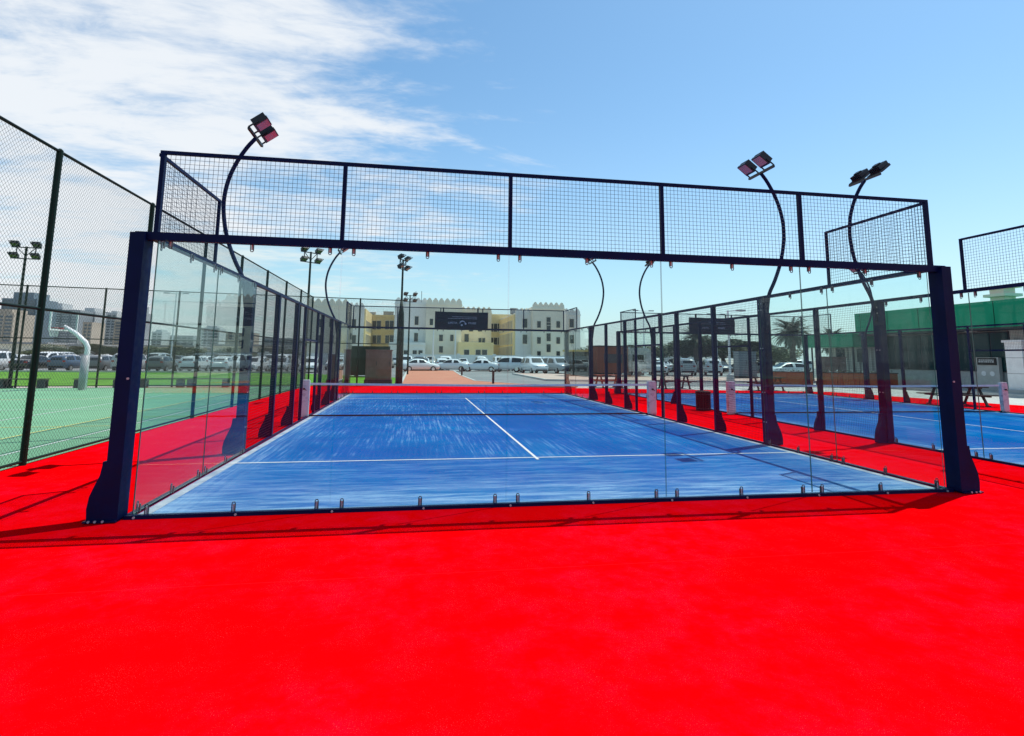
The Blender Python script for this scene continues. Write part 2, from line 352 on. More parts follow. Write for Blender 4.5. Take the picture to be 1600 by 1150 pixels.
# the two padel courts
def blue_court(x0):
    c = tag(link('blue_court_turf', MB().poly([(0, 0, 0), (10, 0, 0), (10, 20, 0), (0, 20, 0)]).mesh('blue_court_turf', 'blue_turf', fix=False), None, (x0, 0, -.003)), kind='structure')
    for r in (rect(.03, 3.025, 9.97, 3.075), rect(.03, 16.925, 9.97, 16.975)): sheet('painted_line', r, .004, 'white_line', c, False)
    sheet('painted_line', rect(4.975, 2.84, 5.025, 17.16), .0065, 'white_line', c, False)
    for r in (rect(.015, .0, .13, 20), rect(9.87, .0, 9.985, 20)): sheet('edge_strip', r, .002, 'sand_edge', c, False)
    return c
blue_court(0); blue_court(C2)

# ------------------------------------------------------------------ padel enclosure
GAP = .052
def grid_mesh(name, w, h, mat='wire_navy', r=.0025, gap=GAP):
    b = MB(); nx, nz = max(2, round(w/gap)), max(2, round(h/gap))
    for i in range(1, nx): b.wire((w*i/nx, 0, 0), (w*i/nx, 0, h), r)
    for j in range(1, nz): b.wire((0, .004, h*j/nz), (w, .004, h*j/nz), r)
    return b.mesh(name, mat, fix=False)
CACHE = {}
def cached(key, fn):
    if key not in CACHE: CACHE[key] = fn()
    return CACHE[key]
def pane_mesh(w, h):
    b = MB(); b.box(0, -.012, 0, w, 0, h); b.mi = [1, 1, 0, 0, 1, 1]
    return b.mesh('glass_pane', ['pane_glass', 'pane_edge'])
def clip_mesh():
    b = MB(); b.tube([(-.017, -.022, -.035), (-.017, -.022, .070), (-.010, -.022, .086), (.010, -.022, .086), (.017, -.022, .070), (.017, -.022, -.035)], .0055, 6, 1)
    b.box(-.008, -.024, -.030, .008, -.0125, .060, 0); b.box(-.014, .0005, -.02, .014, .010, .06, 1); return b.mesh('clip', ['chrome', 'clip_steel'])
def bolt_mesh():
    b = MB(); b.tube([(0, 0, 0), (0, -.012, 0)], .013, 6); return b.mesh('bolt', 'chrome')
CLIP, BOLT = clip_mesh(), bolt_mesh()
def add_pane(parent, x, w, h, z=.03):
    p = link('glass_pane', cached(('pane', w, h), lambda: pane_mesh(w, h)), parent, (x+.005, 0, z))
    for cx in (.13, w/2, w-.13):
        link('clip', CLIP, p, (cx, 0, .01)); c = link('clip', CLIP, p, (cx, 0, h-.01)); c.rotation_euler = (0, R(180), 0)
    return p
def foot(b, x0, x1, y0, reach, h, low=.0):   # plate with an S-shaped outline, reaching outwards (-y) from y0
    prof = [(y0, 0), (y0-reach, 0), (y0-reach*1.02, h*.18), (y0-reach*.93, h*.36), (y0-reach*.72, h*.54), (y0-reach*.50, h*.70), (y0-reach*.38, h*.86), (y0-reach*.34, h), (y0, h)]
    b.prism(prof, 'x', x0, x1)
def back_wall(label, loc, rz, grp):
    t = thing('padel_back_wall', label, 'glass wall', loc, rz, grp)
    for i in range(5): add_pane(t, i*2, 1.99, 2.955)
    link('base_rail', cached('bbase', lambda: MB().box(-.06, -.075, -.02, 10.06, -.016, .028).mesh('base_rail', 'navy_steel')), t)
    for i in range(11): link('bolt', BOLT, t, (i+.04 if i < 10 else 9.95, -.075, .008))
    link('top_rail', cached('brail', lambda: MB().box(-.20, -.115, 2.965, 10.20, -.030, 3.055).mesh('top_rail', 'navy_steel')), t)
    link('cap_rail', cached('bcap', lambda: MB().box(-.03, -.092, 3.965, 10.03, -.052, 4.005).mesh('cap_rail', 'navy_steel')), t)
    for i in range(6):
        x = i*2; w = .045
        link('mesh_post', cached('mpost', lambda: MB().box(-w/2, -.10, 3.055, w/2, -.045, 3.965).mesh('mesh_post', 'navy_steel')), t, (x if 0 < i < 5 else (.0 if i == 0 else 10), 0, 0))
    for i in range(5):
        g = link('wire_mesh', cached('bgrid', lambda: grid_mesh('wire_mesh', 1.95, .91)), t, (i*2+.025, -.072, 3.055)); g['kind'] = 'stuff'
    for s, nm in ((0, 'l'), (1, 'r')):
        def mk(s=s):
            b = MB(); x0, x1 = (-.225, -.075) if s == 0 else (10.075, 10.225)
            b.box(x0, -.17, 0, x1, .05, 3.035)
            prof = [(0, 0), (.14, 0), (.150, .13), (.135, .25), (.095, .36), (.055, .46), (.040, .56), (.038, .60), (0, .60)]
            prof = [((x0-p[0] if s == 0 else x1+p[0]), p[1]) for p in prof]; b.prism(prof, 'y', -.165, .04)
            b.box(x0-.16 if s == 0 else x0, -.20, 0, x1 if s == 0 else x1+.16, .07, .014)
            return b.mesh('corner_post', 'navy_steel')
        p = link('corner_post', cached('cpost'+nm, mk), t)
        for bx in (.04, .10, .17): link('bolt', BOLT, p, ((-.225-.16+bx+.02) if s == 0 else (10.225+.16-bx-.02), -.195, .012))
        link('bolt', BOLT, p, (-.10 if s == 0 else 10.10, -.17, 1.45))
    return t
def post_mesh(kind):
    b = MB()
    if kind == 'lamp':
        b.box(-.10, -.16, 0, .10, -.02, 3.03); foot(b, -.055, .055, -.16, .20, .60)
    elif kind == 'wide':
        b.box(-.045, -.12, 0, .045, -.02, 3.0); foot(b, -.03, .03, -.12, .17, .46)
    else: b.box(-.03, -.09, 0, .03, -.02, 3.0)
    return b.mesh('post', 'navy_steel')
def side_wall(label, loc, rz, grp):
    t = thing('padel_side_wall', label, 'glass and mesh wall', loc, rz, grp)
    for x in (0, 2, 16, 18): add_pane(t, x, 1.99, 2.955)
    link('base_rail', cached('sbase', lambda: MB().box(0, -.07, -.02, 20, -.016, .028).mesh('base_rail', 'navy_steel')), t)
    link('top_rail', cached('srail', lambda: MB().box(-.03, -.10, 2.985, 20.03, -.035, 3.045).mesh('top_rail', 'navy_steel')), t)
    for x in (0, 18):
        link('cap_rail', cached('scap', lambda: MB().box(.02, -.085, 3.967, 1.99, -.05, 4.003).mesh('cap_rail', 'navy_steel')), t, (x, 0, 0))
        link('mesh_post', cached('smp', lambda: MB().box(-.02, -.088, 3.045, .02, -.048, 4.0).mesh('mesh_post', 'navy_steel')), t, (x+(2 if x == 0 else 0), 0, 0))
        g = link('wire_mesh', cached('sgrid', lambda: grid_mesh('wire_mesh', 1.96, .92)), t, (x+.02, -.068, 3.045)); g['kind'] = 'stuff'
    for x, kd in ((4, 'lamp'), (6, 'wide'), (8, 'wide'), (9, 'thin'), (11, 'thin'), (12, 'wide'), (14, 'wide'), (16, 'lamp')):
        p = link('post', cached('post'+kd, lambda: post_mesh(kd)), t, (x, 0, 0))
        if kd == 'lamp':
            for z in (.45, 1.05, 1.95, 2.75, 2.88):
                for dx_ in (-.04, .04): link('bolt', BOLT, p, (dx_, -.157, z))
                for dx_ in (-.04, .04): bb = link('bolt', BOLT, p, (dx_, -.023, z)); bb.rotation_euler = (0, 0, R(180))
    for a, b_ in ((4, 6), (6, 8), (8, 9), (11, 12), (12, 14), (14, 16)):
        w = b_-a; g = link('wire_mesh', cached(('sm', w), lambda: grid_mesh('wire_mesh', w, 2.94)), t, (a, -.055, .045)); g['kind'] = 'stuff'
    g = link('wire_mesh', cached('gm', lambda: grid_mesh('wire_mesh', 2, .83)), t, (9, -.055, 2.155)); g['kind'] = 'stuff'
    link('gate_header', cached('gh', lambda: MB().box(9.03, -.085, 2.10, 10.97, -.03, 2.155).mesh('gate_header', 'navy_steel')), t)
    return t
def floodlight_parts(parent, loc, tilt, face, sc=1.0, lm='lamp_lens'):
    """LED floodlight: body with cooling fins, lens, bracket. face: +1 throws towards +y (local)"""
    def body():
        b = MB(); b.box(-.135, -.125, -.03, .135, .125, .02)
        for i in range(7): b.box(-.130+i*.0395, -.115, .02, -.113+i*.0395, .115, .095)
        b.box(-.06, -.06, .095, .06, .03, .125); return b.mesh('floodlight', 'black_plastic')
    def mkl(m): return MB().box(-.115, -.085, -.036, .115, .105, -.0305).mesh('lens', m)
    def brk():
        b = MB(); b.box(-.150, -.19, -.012, -.138, -.02, .012); b.box(.138, -.19, -.012, .150, -.02, .012); b.box(-.150, -.202, -.012, .150, -.19, .012); return b.mesh('bracket', 'black_plastic')
    f = link('floodlight', cached('flb', body), parent, loc); f.rotation_euler = (tilt, 0, face); f.scale = (sc, sc, sc)
    link('lens', cached('fll'+lm, lambda: mkl(lm)), f); link('bracket', cached('flk', brk), f); return f
def mast(label, loc, rz, grp):
    """curved lamp mast on a side-wall post: bows outwards (-y local), its head leans back over the wall"""
    t = thing('floodlight_mast', label, 'floodlight mast', loc, rz, grp)
    pts = [(-.10, 2.55), (-.14, 2.85), (-.25, 3.10), (-.40, 3.40), (-.54, 3.75), (-.63, 4.1), (-.67, 4.5), (-.62, 4.9), (-.50, 5.25), (-.34, 5.55), (-.20, 5.74)]
    P = [Vector((0, y-.06 if z < 3 else y, z)) for y, z in pts]; sm = []
    for i in range(len(P)-1):                # Catmull-Rom through the points
        a, b, c, d = P[max(i-1, 0)], P[i], P[i+1], P[min(i+2, len(P)-1)]
        for f in (0, .25, .5, .75): sm.append(.5*((2*b)+(c-a)*f+(2*a-5*b+4*c-d)*f*f+(3*b-a-3*c+d)*f**3))
    sm.append(P[-1])
    link('pole', cached('mpole', lambda: MB().tube(sm, .037, 12).mesh('pole', 'navy_steel', smooth=True)), t)
    link('crossbar', cached('mbar', lambda: MB().bar((-.45, -.20, 5.76), (.45, -.20, 5.76), .045).mesh('crossbar', 'black_plastic')), t)
    for s in (-1, 1): floodlight_parts(t, (s*.27, -.03, 5.93), R(38), 0, 1.15)
    return t
def enclosure(x0, which):
    nb = {1: 'near', 2: 'far'}
    a, g = ('court beside the green sports court', 'walls of the padel court beside the green court') if x0 == 0 else ('court beside the green-roofed building', 'walls of the padel court beside the building')
    back_wall('clear glass end wall with navy frame on the red turf, without banner, '+a, (x0, 0, 0), 0, g)
    back_wall('clear glass end wall carrying a black banner, '+a, (x0+10, 20, 0), R(180), g)
    sl = ('navy mesh and glass side wall facing the chain-link fence', 'navy mesh and glass side wall nearest the litter bin, on the banner courts\' inner strip') if x0 == 0 else ('navy mesh side wall with the litter bin beside it', 'navy mesh and glass side wall facing the picnic tables')
    if x0 == 0: sl = (sl[0], 'navy mesh and glass side wall across the red strip from the litter bin')
    side_wall(sl[0], (x0, 20, 0), R(-90), g); side_wall(sl[1], (x0+10, 0, 0), R(90), g)
    for side, (lx, rz) in enumerate(((x0, R(-90)), (x0+10, R(90)))):
        for y in (4, 16):
            end = 'banner end' if y == 16 else 'end without banner'
            who = {(0, 0): 'chain-link fence side', (0, 1): 'side facing the second court', (1, 0): 'side facing the first court', (1, 1): 'picnic table side'}[(int(x0 > 0), side)]
            crt = 'court by the green court' if x0 == 0 else 'court by the building'
            mast('curved mast, %s, %s, %s' % (end, who, crt), (lx, y, 0), rz, 'curved floodlight masts of the padel courts')
enclosure(0, 1); enclosure(C2, 2)
def net(x0, label):
    t = thing('padel_net', label, 'net', (x0, 10, 0), 0, 'padel nets')
    def prof(x): return .88+.04*abs(x-5)/5
    b = MB(); n = 230
    for i in range(n+1): x = 10*i/n; b.wire((x, 0, .03), (x, 0, prof(x)), .0014)
    for j in range(1, 20):
        z = .03+.85*j/20
        b.wire((0, .002, z), (10, .002, z), .0014)
    o = link('net_mesh', b.mesh('net_mesh', 'net_cord', fix=False), t); o['kind'] = 'stuff'
    bb = MB()
    for i in range(20): x, x2 = i*.5, i*.5+.5; bb.bar((x, 0, prof(x)-.01), (x2, 0, prof(x2)-.01), .012, .058)
    band = link('net_band', bb.mesh('net_band', 'net_band'), t)
    link('strap', MB().bar((4.975, -.012, .01), (4.975, -.012, .88), .004, .004).mesh('strap', 'net_cord'), band)
    link('bottom_cord', MB().tube([(0, 0, .035), (10, 0, .035)], .022, 6).mesh('bottom_cord', 'net_cord'), t)
    for s in (0, 1):
        def pm():
            bm = bmesh.new(); bmesh.ops.create_cube(bm, size=1); bmesh.ops.scale(bm, vec=(.27, .13, 1.03), verts=bm.verts); bmesh.ops.translate(bm, vec=(0, 0, .515), verts=bm.verts)
            bmesh.ops.bevel(bm, geom=[e for e in bm.edges], offset=.018, segments=2, affect='EDGES')
            me = bpy.data.meshes.new('net_post'); bm.to_mesh(me); bm.free(); me.materials.append(M['net_pad']); return me
        p = link('net_post', cached('npost', pm), t, (-.145 if s == 0 else 10.145, 0, -.005))
        link('winder', cached('wind', lambda: MB().bar((0, -.075, .78), (0, -.12, .78), .05).bar((0, -.11, .78), (.07, -.11, .74), .018).mesh('winder', 'dark_metal')), p)
net(0, 'padel net with pale posts on the blue court beside the green sports court')
net(C2, 'padel net with pale posts on the blue court beside the green-roofed building')
# banners hung on the far walls
def text_mesh(txt, size, mat):
    c = bpy.data.curves.new('t', 'FONT'); c.body = txt; c.size = size; c.align_x = 'CENTER'; c.extrude = .0015
    o = bpy.data.objects.new('t', c); COL.objects.link(o); dg = bpy.context.evaluated_depsgraph_get()
    me = bpy.data.meshes.new_from_object(o.evaluated_get(dg)); bpy.data.objects.remove(o); me.materials.clear(); me.materials.append(M[mat]); me.name = 'lettering'; return me
def banner(x0, label):
    t = thing('banner', label, 'banner', (x0, 19.985, 2.99), 0, 'black banners on the end walls')
    b = MB(); nx, nz, w, h = 24, 10, 2.52, .83
    for j in range(nz+1):
        for i in range(nx+1):
            u, v = i/nx, j/nz
            b.v.append((u*w, .012*math.sin(u*9+v*3)+.008*math.sin(v*11+u*4)+.012, v*h+.018*math.sin(u*math.pi*1)*(-1 if j else 0)))
    for j in range(nz):
        for i in range(nx): a = j*(nx+1)+i; b.f.append((a, a+1, a+nx+2, a+nx+1)); b.mi.append(0)
    n0 = len(b.v); b.v += [(x, y+.004, z) for x, y, z in list(b.v)]
    for f in list(b.f): b.f.append(tuple(n0+i for i in reversed(f))); b.mi.append(0)
    link('cloth', b.mesh('cloth', 'banner', smooth=True, fix=False), t)
    for txt, x in (('LIPETIA', .84), ('MNIBE', 1.76)):
        l = link('lettering', text_mesh(txt, .135, 'banner_print'), t, (x, -.016, .255)); l.rotation_euler = (R(90), 0, 0)
    fp = MB()
    for z, a, c in ((.50, .62, 2.0), (.58, .82, 1.98)):
        x = a
        while x < c:
            l = rnd.uniform(.03, .10); fp.box(x, -.017, z, min(x+l, c), -.015, z+.018); x += l+.022
    link('fine_print', fp.mesh('fine_print', 'banner_print'), t)['kind'] = 'stuff'
    sw = MB()
    for k_ in range(9):                      # swirl: a crescent over a disc
        a0, a1 = R(200-k_*22), R(200-(k_+1)*22); ro, ri = .115, .115-.045*math.sin((k_+.5)/9*math.pi)-.006
        sw.prism([(1.30+ro*1.15*math.cos(a0), .30+ro*math.sin(a0)), (1.30+ro*1.15*math.cos(a1), .30+ro*math.sin(a1)), (1.30+ri*1.15*math.cos(a1), .30+ri*math.sin(a1)), (1.30+ri*1.15*math.cos(a0), .30+ri*math.sin(a0))], 'y', -.017, -.015)
    sw.prism([(1.27+.05*math.cos(i*.628), .20+.045*math.sin(i*.628)) for i in range(10)], 'y', -.017, -.015)
    sw.prism([(1.42, .22), (1.50, .245), (1.47, .31), (1.40, .33)], 'y', -.017, -.015)
    link('emblem', sw.mesh('emblem', 'banner_print'), t)
    for x in (.36, 2.0): link('tie', MB().box(x, .0, .8, x+.06, .03, 1.02).mesh('tie', 'banner'), t)
banner(3.73, 'black banner with white emblem and lettering, hung before the big crenellated building')
banner(16.55, 'black banner with white emblem, hung on the end wall before the palms and trees')

# ------------------------------------------------------------------ chain-link fence round the green court
def chain_mesh(w, h, pitch=.066, r=.0020):
    b = MB(); s = pitch
    k0 = -h
    while k0 < w:                             # wires leaning right and left, clipped to the panel
        for sg in (1, -1):
            x0, z0, x1, z1 = k0, 0, k0+h, h
            if x0 < 0: z0, x0 = -x0, 0
            if x1 > w: z1, x1 = h-(x1-w), w
            if x1 > x0:
                if sg < 0: x0, x1 = w-x0, w-x1
                b.wire((x0, .002*sg, z0), (x1, .002*sg, z1), r)
        k0 += s*1.15
    return b.mesh('chain_link', 'wire_green_fence', fix=False)
def chain_fence(label, p0, p1, nbay, h=5.0, first=True, grp='chain-link fences round the green court', last=True):
    d = Vector((p1[0]-p0[0], p1[1]-p0[1], 0)); L = d.length; w = L/nbay
    t = thing('chain_link_fence', label, 'fence', (p0[0], p0[1], 0), math.atan2(d.y, d.x), grp)
    for i in range(0 if first else 1, nbay+(1 if last else 0)):
        link('post', cached(('fpost', h), lambda: MB().tube([(0, 0, -.05), (0, 0, h+.02)], .048, 10).tube([(0, 0, h+.02), (0, 0, h+.05)], [.05, .02], 10).mesh('post', 'green_steel', smooth=False)), t, (i*w, 0, 0))
    for i in range(nbay):
        for z, r in ((h, .026), (h*.48, .024), (.05, .022)):
            link('rail', cached(('frail', w, r), lambda: MB().tube([(.045, 0, 0), (w-.045, 0, 0)], r, 8).mesh('rail', 'green_steel')), t, (i*w, 0, z))
        g = link('chain_link', cached(('chain', round(w, 2)), lambda: chain_mesh(w, h)), t, (i*w, .052, .01)); g['kind'] = 'stuff'
    return t
chain_fence('tall dark green chain-link fence beside the red turf strip', (-3.0, -3.45), (-3.0, 26.7), 9)
chain_fence('tall dark green chain-link fence behind the basketball hoop', (-33.0, 22.4), (-3.0, 26.7), 9, first=True, last=False)
chain_fence('short run of green chain-link fence ending at the padded mast', (-3.0, 26.7), (2.2, 27.45), 2, first=False, last=False)
def stadium_mast(label, x, y, h=7.5, sleeve=False, aim=0, s=1.0):
    t = thing('stadium_light_mast', label, 'light mast', (x, y, 0), aim, 'tall light masts with floodlight clusters')
    link('pole', cached(('spole', h), lambda: MB().tube([(0, 0, -.06), (0, 0, .03), (0, 0, .031), (0, 0, h)], [.16, .16, .085, .055], 12).mesh('pole', 'green_steel', smooth=False)), t)
    if sleeve: link('padding', MB().tube([(0, 0, .0), (0, 0, 3.0), (0, 0, 4.2), (0, 0, 5.0)], [.21, .20, .17, .07], 12).mesh('padding', 'green_steel', smooth=True), t)
    def frame():
        b = MB()
        for z in (h-.62, h-.05): b.bar((-.62, 0, z), (.62, 0, z), .05)
        b.bar((-.40, 0, h-.62), (-.40, 0, h-.05), .04); b.bar((.40, 0, h-.62), (.40, 0, h-.05), .04); b.bar((-.40, 0, h-.05), (0, 0, h-.5), .03); b.bar((.40, 0, h-.05), (0, 0, h-.5), .03); return b.mesh('head_frame', 'dark_metal')
    link('head_frame', cached(('shead', h), frame), t)
    for sx in (-1, 1):
        for z in (h-.50, h+.08):
            floodlight_parts(t, (sx*.45, -.10, z), R(-28), 0, 1.3, 'car_window')
    return t
p = G(14, 607); stadium_mast('tall four-floodlight mast at the chain-link fence behind the hoop', p[0]-.75, 24.95, 7.0, aim=R(8))
stadium_mast('tall floodlight mast at the corner of the chain-link fences', -3.3, 26.95, 7.65, aim=R(40))
stadium_mast('floodlight mast with thick dark green padded foot', 1.95, 27.75, 7.55, sleeve=True, aim=R(65))
stadium_mast('floodlight mast standing alone beside the salmon walkway', 2.2, 46.0, 7.3, aim=R(20))

# ------------------------------------------------------------------ basketball hoop, benches, bin, picnic tables
hp = G(130, 609)
t = thing('basketball_hoop', 'white goose-neck basketball hoop with red rim on the green court', 'basketball hoop', (hp[0], hp[1], -.012), R(-6))
link('post', MB().tube([(0, 0, 0), (0, 0, 1.95), (-.10, 0, 2.18), (-.58, 0, 2.60), (-1.15, 0, 2.95)], [.13, .115, .11, .095, .07], 10).mesh('post', 'white_paint', smooth=True), t)
link('padding', MB().tube([(-.05, 0, .02), (-.05, 0, 1.6)], .17, 12).mesh('padding', 'grey_metal', smooth=True), t)
bb = link('backboard', MB().box(-1.20, -.84, 2.78, -1.17, .84, 3.62).mesh('backboard', 'pane_glass'), t)
link('frame', MB().box(-1.22, -.90, 2.72, -1.15, .90, 2.78).box(-1.22, -.90, 3.62, -1.15, .90, 3.68).box(-1.22, -.90, 2.78, -1.15, -.84, 3.62).box(-1.22, .84, 2.78, -1.15, .90, 3.62).mesh('frame', 'white_paint'), bb)
rim = [(-1.21-.15-.23+.23*math.cos(a), .23*math.sin(a), 2.86) for a in [i*math.pi/10 for i in range(21)]]
r_ = link('rim', MB().tube(rim, .02, 6, cap=False).box(-1.37, -.08, 2.80, -1.222, .08, 2.87).mesh('rim', 'rim_red'), t)
nb = MB()
for i in range(12):
    a, a2 = i*math.pi/6, (i+1)*math.pi/6
    nb.wire((-1.59+.23*math.cos(a), .23*math.sin(a), 2.85), (-1.59+.13*math.cos(a2), .13*math.sin(a2), 2.46), .006); nb.wire((-1.59+.23*math.cos(a2), .23*math.sin(a2), 2.85), (-1.59+.13*math.cos(a), .13*math.sin(a), 2.46), .006)
link('net', nb.mesh('net', 'hoop_net', fix=False), r_)
def bench(label, x, y, rz):
    t = thing('park_bench', label, 'bench', (x, y, -.012), rz, 'dark benches along the green court')
    for i in range(3): link('seat_plank', cached('bplank', lambda: MB().box(-1.05, -.065, .42, 1.05, .065, .455).mesh('seat_plank', 'dark_wood')), t, (0, (i-1)*.145, 0))
    def leg():
        b = MB(); b.box(-.16, -.2, 0, .16, -.14, .40); b.box(-.16, .14, 0, .16, .2, .40); b.bar((-.13, -.17, .05), (.13, .17, .36), .05); b.box(-.16, -.14, .34, .16, .14, .40); b.box(-.16, -.14, 0, .16, .14, .05); return b.mesh('leg', 'dark_metal')
    for s in (-.82, .82): link('leg', cached('bleg', leg), t, (s, 0, 0))
for (u, v), lb in zip(((62, 604), (170, 604), (262, 604), (330, 604), (-40, 604)), ('dark bench on the green court left of the hoop', 'dark bench just behind the hoop post', 'dark bench two places along from the hoop', 'dark bench near the chain-link corner', 'dark bench farthest along the fence from the hoop')):
    q = G(u, v); bench(lb, q[0], min(q[1], 23.9+(q[0]+17)*.15), R(8))
def slat_bin():
    t = thing('litter_bin', 'black slatted round litter bin on the red strip between the courts', 'litter bin', (12.58, 11.35, -.01)); t.scale = (.74, .74, .70)
    link('liner', MB().tube([(0, 0, .03), (0, 0, .84)], .27, 16).mesh('liner', 'black_plastic'), t)
    for i in range(18):
        o = link('slat', cached('bslat', lambda: MB().box(-.042, -.325, .02, .042, -.295, .88).mesh('slat', 'bin_slat')), t, rz=i*2*math.pi/18)
    for z in (.10, .78): link('hoop', MB().tube([(.333*math.cos(a), .333*math.sin(a), z) for a in [i*math.pi/12 for i in range(25)]], .012, 5, cap=False).mesh('hoop', 'dark_metal'), t)
    link('lid', MB().tube([(0, 0, .88), (0, 0, .90), (0, 0, .94)], [.36, .36, .24], 18).mesh('lid', 'bin_slat'), t)
slat_bin()
def picnic(label, x, y, rz, mat='dark_wood', L=2.0):
    t = thing('picnic_table', label, 'picnic table', (x, y, -.02), rz, 'picnic tables round the padel courts')
    for i in range(5): link('top_plank', cached(('pt', mat, L), lambda: MB().box(-L/2, -.067, .72, L/2, .067, .76).mesh('top_plank', mat)), t, (0, (i-2)*.145, 0))
    for s in (-1, 1):
        for i in range(2): link('seat_plank', cached(('ps', mat, L), lambda: MB().box(-L/2-.05, -.067, .42, L/2+.05, .067, .46).mesh('seat_plank', mat)), t, (0, s*(.60+i*.145), 0))
    def fr():
        b = MB()
        for s in (-1, 1): b.bar((0, s*.62, 0), (0, s*.20, .72), .09, .05, up=(0, 1, 0))
        b.box(-.045, -.78, .37, .045, .78, .42); b.box(-.045, -.34, .67, .045, .34, .72); b.box(-.05, -.72, 0, .05, -.55, .05); b.box(-.05, .55, 0, .05, .72, .05)
        return b.mesh('a_frame', mat)
    for s in (-.7, .7): link('a_frame', cached(('pf', mat), fr), t, (s*L/2, 0, 0))
picnic('dark picnic table beside the building-side court, nearest its net post', 24.35, 12.9, R(-12))
picnic('dark picnic table beside the building-side court, between table and planter', 22.6, 21.3+1.6, R(-8))
picnic('dark picnic table behind the end wall with the palm-side banner', 17.9, 24.7, R(-6))
picnic('orange-brown picnic table behind the gap between the courts', 14.2, 25.6, R(4), 'terracotta', 1.7)
# low wooden planters by the road
def planter(label, x, y, L, rz):
    t = thing('wooden_planter', label, 'planter', (x, y, -.02), rz, 'reddish wooden planters')
    n = round(L/.35)
    for i in range(n):
        for s in (-1, 1): link('board', cached('plb', lambda: MB().box(-.165, -.02, .04, .165, .02, .92).mesh('board', 'terracotta')), t, (-L/2+(i+.5)*L/n, s*.42, 0))
    for s in (-1, 1): link('end_board', cached('ple', lambda: MB().box(-.02, -.40, .04, .02, .40, .92).mesh('end_board', 'terracotta')), t, (s*(L/2+.0), 0, 0))
    link('rim', MB().box(-L/2-.04, -.47, .92, L/2+.04, -.38, .97).box(-L/2-.04, .38, .92, L/2+.04, .47, .97).mesh('rim', 'dark_wood'), t)
    link('soil', MB().box(-L/2+.03, -.38, .5, L/2-.03, .38, .88).mesh('soil', 'dark_wood'), t)
    b = MB()
    for i in range(int(L*45)):
        x_, y_, z_ = rnd.uniform(-L/2, L/2), rnd.uniform(-.36, .36), rnd.uniform(.88, 1.12); s = rnd.uniform(.02, .05); a = rnd.uniform(0, 6.3)
        b.poly([(x_+s*math.cos(a), y_+s*math.sin(a), z_), (x_-s*math.sin(a), y_+s*math.cos(a), z_+s), (x_-s*math.cos(a), y_-s*math.sin(a), z_+.01), (x_+s*math.sin(a), y_-s*math.cos(a), z_-s)], 1 if rnd.random() < .25 else 0)
    o = link('plants', b.mesh('plants', ['leaf_dark', 'flower_white'], fix=False), t); o['kind'] = 'stuff'
planter('long reddish wooden planter nearest the green-roofed building', 31.4, 26.2, 4.6, R(-10))
planter('shorter reddish wooden planter nearer the parked white hatchback', 27.6, 27.6, 2.4, R(-10))

# ------------------------------------------------------------------ vehicles
def loft(sections, name, mat):
    """sections: (x, z_low, z_belt, half_width, z_top, half_top) -> closed smooth hull"""
    b = MB(); n = 12
    for x, zl, zb, w, zt, wt in sections:
        half = [(w*.82, zl), (w*.97, zl+.10), (w, zl+(zb-zl)*.55), (w*.97, zb), (wt+(w*.97-wt)*.25, zt-(zt-zb)*.16), (wt*.72, zt)]
        ring = half+[(-y, z) for y, z in reversed(half)]
        b.v += [(x, y, z) for y, z in ring]
    for i in range(len(sections)-1):
        for t in range(n): b.f.append((i*n+t, i*n+(t+1) % n, (i+1)*n+(t+1) % n, (i+1)*n+t)); b.mi.append(0)
    b.f.append(tuple(range(n))); b.f.append(tuple(reversed(range((len(sections)-1)*n, len(sections)*n)))); b.mi += [0, 0]
    return b.mesh(name, mat, smooth=True)
KIND = {   # x forward; sections from tail to nose, greenhouse span, wheel positions
 'sedan': dict(sec=[(-2.25, .42, .80, .70, .86, .60), (-2.2, .30, .90, .80, .98, .66), (-1.75, .24, .93, .88, 1.04, .66), (-1.45, .22, .93, .89, 1.10, .62), (-.85, .22, .93, .90, 1.42, .58), (-.2, .22, .92, .90, 1.47, .58), (.35, .22, .91, .90, 1.42, .60), (1.05, .22, .89, .89, .98, .70), (1.6, .24, .82, .88, .92, .68), (2.1, .28, .70, .82, .80, .62), (2.3, .40, .60, .66, .68, .50)],
               glass=(-1.40, .98, 1.0, 1.38), wheels=(-1.38, 1.40), r=.32),
 'suv': dict(sec=[(-2.3, .50, 1.0, .74, 1.25, .60), (-2.25, .36, 1.06, .86, 1.60, .62), (-1.9, .30, 1.08, .91, 1.76, .64), (-.9, .28, 1.08, .93, 1.83, .66), (.1, .28, 1.07, .93, 1.80, .66), (.55, .28, 1.06, .93, 1.70, .66), (1.15, .28, 1.05, .92, 1.14, .76), (1.8, .30, .98, .90, 1.08, .74), (2.2, .34, .84, .84, .96, .66), (2.36, .46, .70, .70, .80, .54)],
             glass=(-2.0, 1.02, 1.14, 1.70), wheels=(-1.42, 1.42), r=.38),
 'hatch': dict(sec=[(-1.95, .45, .92, .70, 1.0, .58), (-1.9, .32, 1.0, .82, 1.30, .58), (-1.5, .25, 1.0, .87, 1.48, .58), (-.6, .24, .99, .88, 1.54, .60), (.15, .24, .97, .88, 1.48, .60), (.95, .24, .95, .88, 1.04, .70), (1.55, .27, .88, .86, .97, .66), (1.9, .30, .74, .80, .84, .60), (2.05, .42, .62, .66, .70, .50)],
               glass=(-1.72, .90, 1.05, 1.44), wheels=(-1.25, 1.25), r=.31),
}
